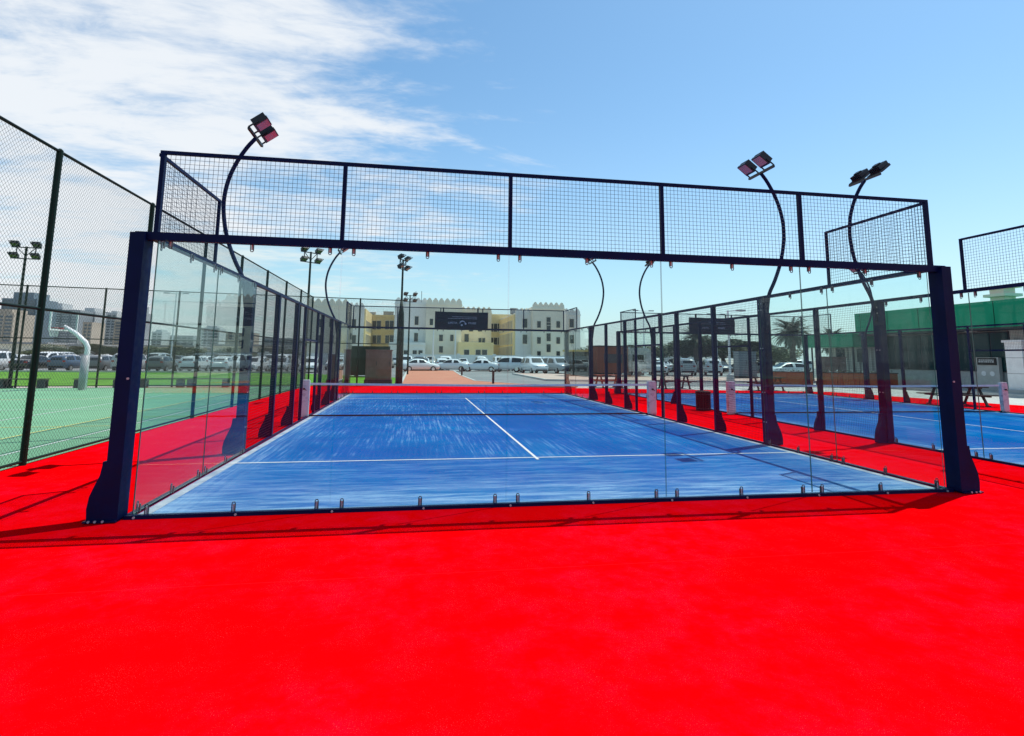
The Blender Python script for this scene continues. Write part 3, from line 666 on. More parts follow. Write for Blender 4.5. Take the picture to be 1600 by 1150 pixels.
def make_car(kind, colour):
    K = KIND[kind]; t = link('parked_car', None)
    body = link('body', cached(('body', kind, colour), lambda: loft(K['sec'], 'body', 'car_'+colour)), t)
    g0, g1, z0, z1 = K['glass']; sec = K['sec']
    def glassm():
        b = MB()
        def wt(x, z):                          # half width of the hull at height z, between belt and roof
            for a, c in zip(sec, sec[1:]):
                if a[0] <= x <= c[0]:
                    f = (x-a[0])/(c[0]-a[0]); A = [a[i]+(c[i]-a[i])*f for i in range(6)]; break
            zb, w, zt, wtop = A[2], A[3]*.97, A[4], A[5]
            z4 = zt-(zt-zb)*.16; w4 = wtop+(w-wtop)*.25
            return (w+(w4-w)*min(1, max(0, (z-zb)/(z4-zb))), z4) if z4 > zb else (w, zb)
        xs = [g0+(g1-g0)*i/10 for i in range(11)]
        for s in (-1, 1):
            for a, c in zip(xs, xs[1:]):
                mid = (a+c)/2
                if abs(mid-(g0+(g1-g0)*.47)) < .07: continue
                P = []
                for x, top in ((a, 0), (c, 0), (c, 1), (a, 1)):
                    ztop = wt(x, 9)[1]; z = min(z1, ztop-.03) if top else min(z0, ztop-.03)
                    P.append((x, s*(wt(x, z)[0]+.012), z))
                b.poly(P)
        return b.mesh('side_window', 'car_window')
    link('side_window', cached(('glass', kind), glassm), body)
    def screens():
        b = MB()
        # windscreen and rear window lie on the hull between its bonnet/boot and roof sections
        ir = max(range(len(sec)), key=lambda i: sec[i][4])
        fr = [i for i in range(ir, len(sec)-1) if sec[i][4]-sec[i+1][4] > .25][0]; rr = [i for i in range(ir, 0, -1) if sec[i][4]-sec[i-1][4] > .25][0]
        for i, j in ((fr, fr+1), (rr, rr-1)):
            a, c = sec[i], sec[j]; P = []
            for f in (.08, .90):
                A = [a[q]+(c[q]-a[q])*f for q in range(6)]
                for s in ((-1, 1) if f < .5 else (1, -1)): P.append((A[0]+(.02 if j > i else -.02), s*A[5]*.80, A[4]-.01+.025))
            b.poly(P)
        return b.mesh('windscreen', 'car_window')
    link('windscreen', cached(('scr', kind), screens), body)
    r = K['r']
    for x in K['wheels']:
        for s in (-1, 1):
            w = link('wheel', cached(('tyre', r), lambda: MB().tube([(0, -.10, 0), (0, .10, 0)], r, 16).mesh('wheel', 'rubber')), t, (x, s*.80, r))
            link('rim', cached(('rim', r), lambda: MB().tube([(0, -.108, 0), (0, .108, 0)], r*.62, 10).mesh('rim', 'silver')), w)
    nx, tx = sec[-1][0], sec[0][0]; zn, zt = sec[-2][2], sec[1][2]
    for s in (-1, 1):
        link('headlight', cached(('hl', kind), lambda: MB().box(-.18, -.16, -.07, .10, .16, .05).mesh('headlight', 'headlight')), t, (nx-.10, s*.58, zn-.02))
        link('tail_light', cached(('tl', kind), lambda: MB().box(-.06, -.12, -.07, .12, .12, .07).mesh('tail_light', 'tail_red')), t, (tx+.02, s*.64, zt-.06))
    link('bumper', cached(('bp', kind), lambda: MB().box(nx-.16, -.62, .36, nx+.03, .62, .47).box(tx-.03, -.62, .36, tx+.2, .62, .50).mesh('bumper', 'rubber')), t)
    return t
CARS = {}
def park(kind, colour, x, y, rz, label, grp, z=-.05):
    if (kind, colour) in CARS: t = copy_tree(CARS[(kind, colour)])
    else: t = CARS[(kind, colour)] = make_car(kind, colour)
    t.location = (x, y, z); t.rotation_euler = (0, 0, rz); tag(t, label, 'car', grp)
# row side-on behind the salmon walkway
for u, v, kd, c, rz, lb in ((655, 581, 'sedan', 'white', 14, 'white saloon parked side-on behind the padded mast'), (706, 580.5, 'sedan', 'white', 164, 'white saloon parked side-on beyond the end of the salmon walkway'),
        (752, 581, 'sedan', 'white', 168, 'white saloon parked between another saloon and a white estate'), (796, 581.5, 'suv', 'white', 150, 'white off-roader parked beside the front-facing pickup'), (838, 584, 'suv', 'white', -82, 'white off-roader parked facing the courts by the pink pavement'),
        (874, 583.5, 'suv', 'silver', -74, 'silver off-roader parked facing the courts behind the glass corner post')):
    q = G(u, v, -.05); park(kd, c, q[0], q[1]+1.2, R(rz), lb, 'cars in the row behind the salmon walkway')
cr = random.Random(3)
def car_row(x0, x1, y, step, rz, where, pal, grp, kinds=('sedan', 'suv', 'hatch'), skip=.06, dy=0):
    x = x0
    while x < x1:
        if cr.random() > skip:
            kd = cr.choice(kinds); c = cr.choice(pal); nm = {'sedan': 'saloon', 'suv': 'off-roader', 'hatch': 'hatchback'}[kd]
            park(kd, c, x+cr.uniform(-.15, .15), y+cr.uniform(-.3, .3)+dy*(x-x0), R(rz+cr.uniform(-3, 3)+(180 if cr.random() < .35 else 0)), '%s %s %s' % (c, nm, where), grp)
        x += step
W5 = ['white']*7+['silver', 'grey', 'beige']
car_row(-2, 42, 67, 2.75, 90, 'in the second parked row before the crenellated building', W5, 'second row of cars before the building')
car_row(-4, 44, 77, 2.75, 90, 'in the third parked row before the crenellated building', W5, 'third row of cars before the building')
car_row(-6, 46, 88, 2.8, 90, 'in the last parked row at the foot of the crenellated building', W5, 'last row of cars before the building')
WD = ['white']*4+['silver', 'grey', 'black', 'blue', 'maroon']
car_row(-44, -3, 54.2, 2.8, 90, 'parked along the kerb beyond the lawn', WD, 'cars along the kerb beyond the lawn', skip=.1)
car_row(-62, -4, 66, 2.9, 90, 'in the middle rows beyond the lawn', W5, 'middle cars beyond the lawn', skip=.12)
car_row(-84, -6, 80, 3.0, 90, 'in the far rows beyond the lawn', W5, 'far cars beyond the lawn', skip=.12)
car_row(23, 37, 51.5, 3.0, 70, 'on the road beyond the trailer and picnic tables', W5, 'cars beyond the trailer', skip=.05)
car_row(26, 52, 64, 2.9, 80, 'in the parked row before the palms', W5, 'cars before the palms', skip=.05)
q = G(1236, 590); park('hatch', 'white', q[0], q[1]+.9, R(176), 'white hatchback parked side-on near the wooden planters', 'cars near the planters')
q = G(1200, 578); park('suv', 'white', q[0]+1, q[1]-6, R(168), 'white off-roader parked behind the white hatchback', 'cars near the planters')

# trailers, cabinets, sheds
t = thing('food_trailer', 'rusty brown timber-clad food trailer on the pink pavement', 'trailer', (PY(950, 580, 42.6)[0], 42.6, .07), R(6))
for i in range(12): link('cladding_board', cached('cb', lambda: MB().box(-1.5, -.03, 0, 1.5, .03, .185).mesh('cladding_board', 'wood')), t, (0, -1.05, .35+i*.19))
link('box', MB().box(-1.48, -1.0, .33, 1.48, 1.05, 2.64).mesh('box', 'wood'), t); link('roof', MB().box(-1.6, -1.2, 2.66, 1.6, 1.2, 2.74).mesh('roof', 'dark_wood'), t)
link('hatch', MB().box(-.9, -1.10, 1.2, .9, -1.085, 2.0).mesh('hatch', 'dark_metal'), t)
for s in (-.6, .6):
    for y in (-.85, .85): link('wheel', MB().tube([(s, y-.08, .3), (s, y+.08, .3)], .3, 12).mesh('wheel', 'rubber'), t)
t = thing('silver_trailer', 'rounded silver caravan trailer beside the brown timber trailer', 'trailer', (PY(990, 580, 43.4)[0], 43.4, .07), R(4))
prof = [(-1.45, .45)]+[(-1.45+.75-.75*math.cos(a), 1.75+.85*math.sin(a)) for a in [i*math.pi/12 for i in range(1, 7)]]+[(1.45-.75+.75*math.cos(a), 1.75+.85*math.sin(a)) for a in [math.pi/2-i*math.pi/12 for i in range(6)]]+[(1.45, .45)]
link('shell', MB().prism(prof, 'y', -1.1, 1.1).mesh('shell', 'silver'), t); link('window', MB().box(-.6, -1.12, 1.35, .5, -1.105, 1.95).mesh('window', 'car_window'), t); link('door', MB().box(.75, -1.12, .6, 1.25, -1.105, 2.1).mesh('door', 'grey_metal'), t)
for y in (-.9, .9): link('wheel', MB().tube([(0, y-.1, .33), (0, y+.1, .33)], .33, 14).mesh('wheel', 'rubber'), t)
t = thing('kiosk', 'dark kiosk with a yellow roof edge beside the brown trailer', 'kiosk', (PY(914, 580, 44.2)[0], 44.2, .07), R(3))
link('counter', MB().box(-1.6, -.9, 0, 1.6, -.75, 1.05).mesh('counter', 'dark_metal'), t); link('back_wall', MB().box(-1.6, .8, 0, 1.6, .9, 2.2).mesh('back_wall', 'dark_wood'), t)
for s in (-1.55, 1.55):
    for y in (-.82, .82): link('post', MB().box(s-.05, y-.05, 0, s+.05, y+.05, 2.2).mesh('post', 'dark_metal'), t)
link('roof', MB().box(-1.8, -1.1, 2.2, 1.8, 1.1, 2.36).mesh('roof', 'yellow_roof'), t)
def cabinet(label, x, y, w, h, mat, n=2):
    t = thing('utility_cabinet', label, 'cabinet', (x, y, -.03), 0, 'cabinets on the lawn edge')
    link('plinth', MB().box(-w/2-.05, -.5, 0, w/2+.05, .5, .28).mesh('plinth', 'dark_metal'), t)
    link('housing', MB().box(-w/2, -.45, .28, w/2, .45, h).mesh('housing', mat), t); link('lid', MB().box(-w/2-.04, -.49, h, w/2+.04, .49, h+.06).mesh('lid', mat), t)
    for i in range(n):
        d = link('door', MB().box(-w/2+.04+i*w/n, -.475, .34, -w/2-.04+(i+1)*w/n, -.452, h-.06).mesh('door', mat), t)
        link('handle', MB().box(-w/2+(i+.82)*w/n, -.50, h*.55, -w/2+(i+.86)*w/n, -.476, h*.68).mesh('handle', 'dark_metal'), d)
cabinet('brown double-door utility cabinet beside the padded mast', .65, 29.6, 1.55, 2.05, 'brown_panel')
cabinet('darker brown cabinet standing on the lawn behind the court corner', -1.95, 29.4, .75, 1.75, 'brown_panel', 1)
t = thing('storage_container', 'dark green storage container parked behind the brown cabinet', 'container', (-1.0, 42, -.03), R(5))
link('walls', MB().box(-1.7, -1.2, .15, 1.7, 1.2, 2.5).mesh('walls', 'green_steel'), t)
for i in range(9): link('rib', cached('ctrib', lambda: MB().box(-.06, -1.25, .2, .06, -1.2, 2.45).mesh('rib', 'green_steel')), t, (-1.5+i*.375, 0, 0))
for s in (-.9, .9): link('skid', MB().box(s-.15, -1.1, 0, s+.15, 1.1, .15).mesh('skid', 'dark_metal'), t)
# bollards and slim street lamps
for u, v, lb in ((757, 605, 'black bollard at the foot of the salmon walkway'), (717, 588, 'black bollard beside the kerb of the salmon walkway')):
    q = G(u, v); t = thing('bollard', lb, 'bollard', (q[0]+(.9 if u > 740 else .25), q[1]+(3 if u > 740 else 0), -.05), 0, 'black bollards')
    link('shaft', MB().tube([(0, 0, 0), (0, 0, .86)], .075, 12).mesh('shaft', 'black_plastic'), t); link('cap', MB().tube([(0, 0, .86), (0, 0, .92), (0, 0, .97)], [.085, .085, .03], 12).mesh('cap', 'black_plastic'), t)
def street_lamp(label, x, y, h, arms=2):
    t = thing('street_lamp', label, 'street lamp', (x, y, -.05), 0, 'pale street lamps of the car park')
    link('foot', MB().tube([(0, 0, 0), (0, 0, .7), (0, 0, .75)], [.3, .25, .08], 10).mesh('foot', 'concrete'), t); link('pole', MB().tube([(0, 0, .7), (0, 0, h)], [.09, .06], 8).mesh('pole', 'white_paint'), t)
    for s in ((-1, 1) if arms == 2 else (1,)):
        a = link('arm', MB().bar((0, 0, h-.06), (s*.75, 0, h), .06).mesh('arm', 'white_paint'), t); link('lamp_head', MB().box(min(s*.7, s*1.3), -.15, h-.04, max(s*.7, s*1.3), .15, h+.07).mesh('lamp_head', 'grey_metal'), a)
q = G(675, 579); street_lamp('pale street lamp in front of the white saloons', q[0], q[1]-2, 5.4, 1)
street_lamp('pale street lamp amid the parked rows before the building', 8.5, 76, 5.6)
street_lamp('pale street lamp near the palms', 44, 66, 8.0); street_lamp('pale street lamp beyond the lawn', -24, 62, 8.5); street_lamp('pale street lamp beyond the trailers', 30, 58, 7.5)
q = PY(1140, 560, 30); street_lamp('pale street lamp behind the building-side court', q[0], 30, 5.2, 1)

# ------------------------------------------------------------------ green-roofed building on the right
t = thing('green_roof_building', 'low pale building with deep green fascia and dark shopfront glass', 'building', (0, 0, 0))
FX = 34.6
link('wall', MB().box(FX+1.3, 6, -.05, FX+12, 29.3, 3.615).mesh('wall', 'wall_pale'), t)
fa = link('fascia', MB().box(FX-.2, 5.5, 3.62, FX+12.3, 29.6, 5.1).mesh('fascia', 'fascia_green'), t)
for y in np.arange(7.5, 29.5, 2.4): link('seam', MB().box(FX-.215, y-.012, 3.63, FX-.2005, y+.012, 5.09).mesh('seam', 'green_steel'), fa)
link('soffit', MB().box(FX-.1, 5.6, 3.5, FX+1.29, 29.5, 3.618).mesh('soffit', 'dark_metal'), t)
for y in (9.5, 15.5, 21.5, 27.0): link('soffit_light', MB().box(FX+.3, y-.25, 3.47, FX+.6, y+.25, 3.499).mesh('soffit_light', 'white_paint'), t)
for y0, y1, zb in ((7, 10.8, 1.2), (11.4, 16.4, .25), (17.2, 19.2, .05), (20.0, 24.2, 1.15), (24.6, 28.8, 1.15)):
    w = link('shop_window', MB().box(FX+1.24, y0, zb, FX+1.298, y1, 3.45).mesh('shop_window', 'dark_metal'), t)
    n = max(1, round((y1-y0)/1.1))
    for i in range(n): link('pane', MB().box(FX+1.215, y0+.06+i*(y1-y0)/n, zb+.06, FX+1.238, y0-.02+(i+1)*(y1-y0)/n, 3.38).mesh('pane', 'shop_glass'), w)
for y in (11.1, 16.8, 19.6): link('column', MB().box(FX+.95, y-.28, -.05, FX+1.35, y+.28, 2.95).mesh('column', 'wall_pale'), t)
link('terrace', MB().box(FX-2.2, 5, -.05, FX+1.3, 29.3, .14).mesh('terrace', 'pale_paving'), t)
for z, zz in ((5.1, 5.45), (5.45, 5.55), (5.6, 5.95), (5.95, 6.02)): link('roof_vent', MB().box(FX+1.6-(.62 if zz-z < .15 else .40), 20.4-(.62 if zz-z < .15 else .40), z, FX+1.6+(.62 if zz-z < .15 else .40), 20.4+(.62 if zz-z < .15 else .40), zz+(.06 if zz == 5.55 else 0)).mesh('roof_vent', 'stone_beige'), t)
plq = link('plaque', MB().box(FX+1.0-.08, 20.6, 1.55, FX+1.0-.03, 21.7, 1.95).mesh('plaque', 'black_plastic'), t)
link('plaque_post', MB().box(FX+.97, 20.5, -.05, FX+1.2, 21.8, 1.98).mesh('plaque_post', 'wall_pale'), t)
pl = MB()
for z in (1.80, 1.70):
    y = 20.72
    while y < 21.55: l = rnd.uniform(.05, .12); pl.box(FX+.912, y, z, FX+.9195, y+l, z+.05); y += l+.04
link('lettering', pl.mesh('lettering', 'white_paint'), plq)
for y in (20.9, 21.4): link('disc', MB().tube([(FX+.95, y, 1.05), (FX+.969, y, 1.05)], .14, 14).mesh('disc', 'white_paint'), t)
t = thing('gate_pillar', 'white square pillar on a grey plinth before the shopfront', 'pillar', (33.5, 17.6, -.02), 0)
link('shaft', MB().box(-.42, -.42, .35, .42, .42, 2.75).mesh('shaft', 'white_paint'), t); link('plinth', MB().box(-.75, -.75, 0, .75, .75, .35).mesh('plinth', 'grey_metal'), t); link('cap', MB().box(-.50, -.50, 2.75, .50, .50, 2.87).mesh('cap', 'white_paint'), t)
for z in (1.15, 1.95): link('groove', MB().box(-.425, -.425, z, .425, .425, z+.03).mesh('groove', 'grey_metal'), t)
link('sign_plate', MB().box(-.25, -.43, 2.3, .2, -.421, 2.55).mesh('sign_plate', 'pale_paving'), t)
t = thing('green_canopy_annex', 'lower annex with green canopy edge and fluted pale wall', 'building', (0, 0, 0))
link('wall', MB().box(36.3, 29.7, -.05, 45, 34.8, 2.75).mesh('wall', 'wall_pale'), t); link('canopy', MB().box(34.2, 29.7, 2.72, 45, 35.2, 3.72).mesh('canopy', 'fascia_green'), t)
for y in np.arange(30.4, 34.6, .6): link('fluting', cached('flut', lambda: MB().box(36.18, -.1, -.05, 36.298, .1, 2.7).mesh('fluting', 'wall_pale')), t, (0, y, 0))
for y in (31.2, 33.4): link('window', MB().box(36.14, y-.45, 1.6, 36.17, y+.45, 2.6).mesh('window', 'shop_glass'), t)
for y in (30.2, 34.6): link('post', MB().tube([(34.6, y, -.05), (34.6, y, 2.72)], .07, 8).mesh('post', 'dark_metal'), t)
q = G(1165, 592); cabinet('tall grey service cabinet on the road behind the litter bin', q[0], q[1], 1.7, 2.4, 'tower_dark', 2)
cabinet('brown fluted service cabinet behind the wooden planters', 31.9, 29.2, 1.7, 1.95, 'brown_panel', 3)

# ------------------------------------------------------------------ crenellated building beyond the car park
B = thing('crenellated_building', 'large cream and yellow building with stepped towers and rounded battlements', 'building', (0, 0, 0))
WIN = MB().box(-.5, -.14, -.5, -.45, .02, .5).box(.45, -.14, -.5, .5, .02, .5).box(-.45, -.14, -.5, .45, .02, -.46).box(-.45, -.14, .46, .45, .02, .5).mesh('window', 'stone_beige')
PANE = MB().box(-.45, -.05, -.46, .45, -.02, .46).mesh('pane', 'window_glass')
def window(x, y, z, w, h, rz=0):
    o = link('window', WIN, B, (x, y, z), rz, (w, 1, h)); link('pane', PANE, o)
def block(u0, u1, vt, yf, depth, mat, merlon=False, ncren=0, name='wall_block'):
    a, b = PY(u0, 560, yf), PY(u1, 560, yf); zt = PY((u0+u1)/2, vt, yf)[2]
    o = link(name, MB().box(a[0], yf, -.06, b[0], yf+depth, zt).mesh(name, mat), B)
    link('cornice', MB().box(a[0]-.12, yf-.12, zt-.55, b[0]+.12, yf-.002, zt-.30).mesh('cornice', mat), o)
    if ncren:
        w = (b[0]-a[0])/ncren; mw = w*.94
        for i in range(ncren):
            prof = [(-mw/2, 0), (mw/2, 0), (mw/2, .28), (mw*.47, .45), (mw*.40, .56), (mw*.30, .62), (mw*.24, .82), (mw*.12, .95), (0, 1.0), (-mw*.12, .95), (-mw*.24, .82), (-mw*.30, .62), (-mw*.40, .56), (-mw*.47, .45), (-mw/2, .28)]
            link('merlon', cached(('mer', round(mw, 2), mat), lambda: MB().prism(prof, 'y', 0, .45).mesh('merlon', mat)), o, (a[0]+(i+.5)*w, yf+.02, zt))
            if depth > 6: link('merlon', cached(('mer', round(mw, 2), mat), None), o, (a[0]+(i+.5)*w, yf+depth-.5, zt))
    return a[0], b[0], zt
block(476, 541, 474, 112, 14, 'stone_beige', ncren=6)
block(541, 566, 480, 114, 30, 'stone_grey', ncren=3)
block(560, 640, 492, 131, 12, 'plaster_yellow', ncren=0)
block(614, 666, 472, 117, 16, 'stone_grey', ncren=5)
block(664, 720, 473, 115.5, 16, 'stone_beige', ncren=6)
block(607, 664, 535, 110, 7, 'stone_grey')
block(718, 767, 486, 122, 14, 'stone_beige', ncren=6)
block(716, 771, 535, 112, 10, 'plaster_yellow')
block(755, 800, 491, 134, 10, 'plaster_yellow')
block(805, 833, 489, 112, 40, 'stone_grey', ncren=5)
block(832, 882, 479.5, 110, 16, 'stone_beige', ncren=6)
block(881, 907, 489, 113, 16, 'stone_grey', ncren=3)
def wpx(u, v, yf, w=1.1, h=1.9): q = PY(u, v, yf); window(q[0], yf-.0, q[2], w, h)
for u, v in ((651, 501), (650, 527)): wpx(u, v, 117, .9, 2.0)
for u, v in ((674, 503), (706, 528), (689, 528), (689, 505), (689, 546)): wpx(u, v, 115.5, .8 if u != 689 else .9, 1.5)
for u, v in ((648, 551), (657, 551), (634, 551)): wpx(u, v, 110, .9, 1.0)
for u, v in ((729, 528), (736, 512), (750, 512)): wpx(u, v, 122, 1.1, 1.9)
for u in (729, 747, 757): wpx(u, 551, 112, 1.2, 1.3)
for u in (768, 774, 781): wpx(u, 512, 134, 1.1, 2.2); wpx(u, 533, 134, 1.1, 1.9)
for u in (750, 755.5): wpx(u, 533, 122, .8, 1.5)
for u, v in ((820, 505), (820, 530)): wpx(u, v, 112, 1.1, 2.1)
for u in (842, 872):
    for v in (507, 532, 554): wpx(u, v, 110, .9, 1.5)
for v in (502, 510, 527, 544): wpx(857, v, 110, 1.0, 1.8)
for u, v in ((893, 505), (893, 530)): wpx(u, v, 113, 1.1, 2.0)
for u in (585, 592, 605, 612, 625): wpx(u, 508, 131, 1.0, 2.2); wpx(u, 530, 131, 1.0, 2.0)
for u in (500, 518, 553): wpx(u, 505, 112 if u < 540 else 114, .9, 1.8); wpx(u, 530, 112 if u < 540 else 114, .9, 1.8)
xl = PY(805, 560, 112)[0]
o = link('wing_wall', MB().box(xl-.3, 112.3, -.06, xl-.002, 152, PY(805, 491, 112)[2]).mesh('wing_wall', 'plaster_yellow'), B)
for y in np.arange(114.5, 134, 2.3):
    for v, h in ((508, 2.3), (528, 2.6), (549, 2.3)): window(xl-.3, y, PY(805, v, 112)[2], 1.0, h, R(-90))
xr = PY(566, 560, 114)[0]
link('wing_wall', MB().box(xr+.002, 114.3, -.06, xr+.3, 131, PY(566, 482, 114)[2]).mesh('wing_wall', 'plaster_yellow'), B)
for y in np.arange(116, 130, 2.4):
    for v, h in ((508, 2.3), (530, 2.4)): window(xr+.3, y, PY(566, v, 114)[2], 1.0, h, R(90))
for u, v, yf, w, h in ((607, 489, 133, 2.4, 1.6), (803, 484, 116, 1.2, .9), (580, 490, 133, 2.0, 1.2)):
    q = PY(u, v, yf); link('rooftop_unit', MB().box(q[0]-w/2, yf, q[2]-h, q[0]+w/2, yf+1.5, q[2]+.3).box(q[0]-w/2-.1, yf-.1, q[2]+.3, q[0]+w/2+.1, yf+1.6, q[2]+.38).mesh('rooftop_unit', 'roof_grey'), B)
for u in (659, 650):
    q = PY(u, 455, 122); link('antenna', MB().tube([(q[0], 122, 10), (q[0], 122, q[2])], .06, 5).mesh('antenna', 'dark_metal'), B)
t = thing('boundary_wall', 'low pale wall at the foot of the crenellated building', 'wall', (0, 103, -.06)); link('panel', MB().box(-45, 0, 0, 60, .3, 2.1).mesh('panel', 'stone_grey'), t)
for x in range(-45, 61, 7): link('pier', cached('pier', lambda: MB().box(-.3, -.12, 0, .3, .42, 2.3).mesh('pier', 'stone_grey')), t, (x, 0, 0))

# ------------------------------------------------------------------ skyline on the left
def tower(u0, u1, vt, Y, mat, band, nf, label, depth=22, cap=0):
    a, b = PY(u0, 555, Y), PY(u1, 555, Y); zt = PY((u0+u1)/2, vt, Y)[2]; w = b[0]-a[0]
    t = thing('high_rise', label, 'high-rise', (a[0], Y, -.06), 0, 'high-rise skyline beyond the car park')
    link('core', MB().box(0, 0, 0, w, depth, zt).mesh('core', mat), t)
    s = MB(); fh = zt/nf; nb = max(2, round(w/6.5))
    for f in range(1, nf):
        for i in range(nb): s.box((i+.14)*w/nb, -.30, f*fh-fh*.28, (i+.86)*w/nb, .0-.002, f*fh+fh*.28)
    o = link('windows', s.mesh('windows', band), t); o['kind'] = 'stuff'
    p = MB()
    for i in range(nb+1): p.box(i*w/nb-.35, -.7, 0, i*w/nb+.35, -.302, zt)
    link('piers', p.mesh('piers', mat), t)
    if cap: link('crown', MB().box(w*.2, 3, zt, w*.8, depth-3, zt+cap).mesh('crown', mat), t)
for a in ((-30, 14, 489, 430, 'tower_beige', 'tower_band', 12, 'beige tower block beside the wide dark glass tower', 22, 3), (-6, 48, 466, 470, 'tower_dark', 'tower_band', 22, 'widest dark glass tower of the skyline', 25, 5), (66, 90, 480, 560, 'tower_white', 'tower_band', 20, 'slim white tower right beside the dark glass tower', 22, 4),
          (88, 118, 484, 500, 'tower_grey', 'tower_white', 16, 'grey tower with white bands behind the hoop', 22, 0), (116, 142, 486, 520, 'tower_white', 'tower_band', 17, 'white tower whose foot the hoop neck crosses', 22, 3), (126, 139, 503, 450, 'tower_beige', 'tower_band', 10, 'short brown block in front of the white tower', 18, 0),
          (143, 162, 492, 540, 'tower_grey', 'tower_band', 15, 'grey tower between two white ones', 20, 3), (161, 176, 489, 510, 'tower_white', 'tower_band', 15, 'narrow white tower with a flat crown', 20, 2), (175, 196, 500, 480, 'tower_beige', 'tower_band', 12, 'lower beige tower with dark windows', 20, 0),
          (194, 216, 488, 530, 'tower_grey', 'tower_white', 15, 'grey and white tower by the navy corner post', 20, 6), (235, 250, 518, 620, 'tower_white', 'tower_band', 9, 'low pale block seen through the court glass', 20, 2), (262, 300, 524, 640, 'tower_grey', 'tower_band', 7, 'wide low grey block seen through the court glass', 20, 0),
          (312, 340, 512, 600, 'tower_white', 'tower_band', 9, 'white block behind the lawn trees', 20, 2), (345, 395, 520, 640, 'tower_beige', 'tower_band', 7, 'wide beige block behind the lawn trees', 20, 0), (410, 470, 528, 600, 'tower_grey', 'tower_band', 6, 'long low grey block behind the mesh wall', 20, 0)): tower(*a)
def shed(label, u0, u1, Y, h, mat):
    a, b = PY(u0, 560, Y)[0], PY(u1, 560, Y)[0]; t = thing('low_shed', label, 'shed', (a, Y, -.06), 0, 'low sheds behind the car park')
    link('wall', MB().box(0, 0, 0, b-a, 8, h).mesh('wall', mat), t); link('roof', MB().box(-.4, -.4, h, b-a+.4, 8.4, h+.35).mesh('roof', 'roof_grey'), t)
    n = max(2, int((b-a)/3.5))
    for i in range(n): link('door', cached('shd', lambda: MB().box(-.9, -.06, 0, .9, -.002, 2.2).mesh('door', 'roof_grey')), t, ((i+.5)*(b-a)/n, 0, 0))
shed('long low pale shed below the skyline, left of the hoop', -20, 70, 112, 3.2, 'stone_beige'); shed('low grey shed below the skyline, behind the hoop', 78, 150, 118, 3.0, 'tower_white'); shed('low beige shed seen through the court glass', 215, 300, 116, 3.0, 'stone_beige'); shed('low pale shed beyond the mesh wall', 330, 420, 120, 3.4, 'stone_beige')

# ------------------------------------------------------------------ trees
def leaf_crown(seed, mat, n=2600, lobes=11):
    r = random.Random(seed); b = MB(); L = []
    for i in range(lobes):
        a = r.uniform(0, 6.28); d = r.uniform(.1, .8); L.append((d*math.cos(a), d*math.sin(a), r.uniform(-.35, .5), r.uniform(.28, .5)))
    for i in range(n):
        cx, cy_, cz, rad = r.choice(L)
        v = Vector((r.gauss(0, 1), r.gauss(0, 1), r.gauss(0, 1))).normalized()*rad*(r.random()**.35)
        p = Vector((cx, cy_, cz*.8))+Vector((v.x, v.y, v.z*.8)); s = r.uniform(.035, .075)
        a = Vector((r.gauss(0, 1), r.gauss(0, 1), r.gauss(0, 1))).normalized(); c = a.orthogonal().normalized()
        b.poly([p-a*s, p+c*s*.55, p+a*s, p-c*s*.55])
    return b.mesh('crown', mat, fix=False)
CR_ = {m: [leaf_crown(i*7+len(m), m) for i in range(3)] for m in ('leaf_dark', 'leaf_olive')}
TRK = MB().tube([(0, 0, 0), (.02, .01, .3), (-.01, .02, .6), (.03, 0, 1)], [.05, .038, .032, .02], 8).tube([(-.01, .02, .55), (.2, .1, .95)], [.025, .01], 6).tube([(-.01, .02, .6), (-.22, -.06, .98)], [.024, .01], 6).tube([(0, .02, .65), (.0, .22, 1.0)], [.02, .01], 6).mesh('trunk', 'bark', smooth=True)
def tree(label, x, y, h, w, mat, i, grp, z=-.05):
    t = thing('leafy_tree', label, 'tree', (x, y, z), i*1.3, grp)
    link('trunk', TRK, t, scale=(w*1.3, w*1.3, h*.62)); link('crown', CR_[mat][i % 3], t, (0, 0, h*.62), scale=(w/2*1.15, w/2*1.15, h*.45))
for i, u in enumerate((52, 78, 100, 150, 172, 205, 232, 262, 285, 305, 330, 356, 385, 420, 448, 470)):
    q = PY(u, 556, 98+(i*7) % 12); tree(('small dark green' if i % 3 else 'small olive-green')+' tree in the row below the skyline, beyond the parked cars', q[0], q[1], 2.5+(i*3) % 5*.30, 4.2+(i*5) % 4*.8, 'leaf_dark' if i % 3 else 'leaf_olive', i, 'trees below the skyline')
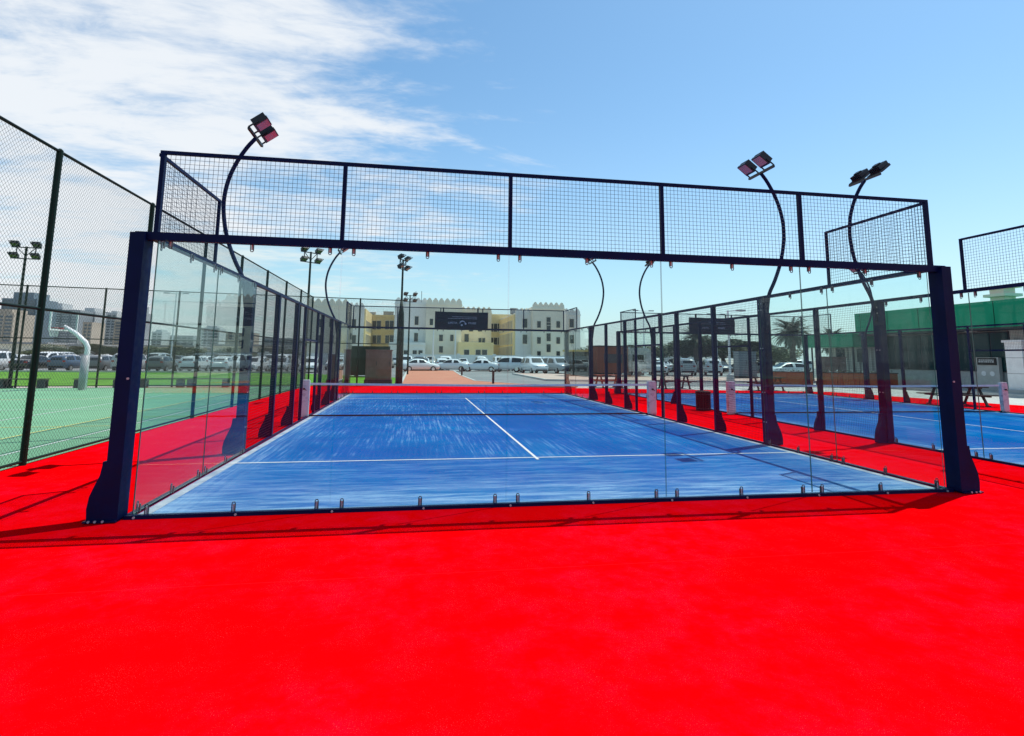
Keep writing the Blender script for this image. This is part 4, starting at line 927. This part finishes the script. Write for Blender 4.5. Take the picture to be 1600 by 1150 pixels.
for i, (u, vt, Y, w, m) in enumerate(((925, 540, 78, 7, 'leaf_olive'), (945, 538, 84, 8, 'leaf_dark'), (968, 536, 90, 8, 'leaf_dark'), (990, 533, 80, 8, 'leaf_dark'), (1012, 535, 74, 6, 'leaf_olive'), (1035, 530, 82, 8, 'leaf_dark'), (1072, 524, 72, 8, 'leaf_dark'), (1092, 519, 70, 7, 'leaf_dark'), (1112, 522, 76, 8, 'leaf_dark'), (1128, 522, 70, 7, 'leaf_dark'), (1150, 530, 70, 7, 'leaf_olive'), (1170, 524, 74, 8, 'leaf_dark'), (1192, 526, 66, 7, 'leaf_dark'), (1205, 540, 62, 6, 'leaf_olive'), (1222, 538, 64, 6, 'leaf_olive'))):
    q = PY(u, vt, Y); tree(('dark bushy tree' if m == 'leaf_dark' else 'olive-green bushy tree')+' in the belt behind the trailers and palms', q[0], Y, q[2], w, m, i, 'belt of trees behind the trailers')
def palm(label, x, y, h, spread, seed, nf=90):
    r = random.Random(seed); t = thing('palm_tree', label, 'palm tree', (x, y, -.05), 0, 'palms beyond the padel courts')
    tr = MB(); tr.tube([(.06*math.sin(i*.6), .05*math.cos(i*.8), h*i/14) for i in range(15)], [.30+(.05 if i % 2 else 0)-(.0 if i > 2 else -.04*(2-i)) for i in range(15)], 10); link('trunk', tr.mesh('trunk', 'bark'), t)
    b = MB()
    for k_ in range(nf):
        az = r.uniform(0, 6.28); el = r.uniform(-.55, 1.35); L = spread*r.uniform(.85, 1.1); droop = r.uniform(.5, 1.0)
        P = []
        for i in range(11):
            s = i/10; e = el-droop*s*s*1.4
            if not P: P.append(Vector((0, 0, h)))
            else: P.append(P[-1]+Vector((math.cos(az)*math.cos(e), math.sin(az)*math.cos(e), math.sin(e)))*L/10)
        side = Vector((-math.sin(az), math.cos(az), 0))
        for i in range(10): b.wire(P[i], P[i+1], .025*(1-i/11))
        for i in range(1, 10):
            for h_ in (0, .5):
                c = P[i].lerp(P[i+1], h_); d = (P[i+1]-P[i]).normalized(); ln = L*.20*math.sin(math.pi*(.12+.82*(i+h_)/10.5))
                for sg in (-1, 1):
                    tip = c+(side*sg*.8+d*.75+Vector((0, 0, -.25))).normalized()*ln; w = d*.06
                    b.poly([c-w, c+w, tip])
    link('fronds', b.mesh('fronds', 'leaf_palm', fix=False), t)
q = PY(1238, 522, 52); palm('tall date palm with full crown before the green canopy annex', q[0], 52, q[2], 2.6, 5, 120)
q = PY(1300, 534, 62); palm('smaller palm showing just above the green canopy edge', q[0], 62, q[2], 2.4, 9)
q = PY(1338, 536, 66); palm('palm tip beside the corner of the green fascia', q[0], 66, q[2], 2.2, 12, 60)
q = PY(1087, 528, 68); palm('distant palm behind the palm-side banner', q[0], 68, q[2], 2.4, 15, 70)
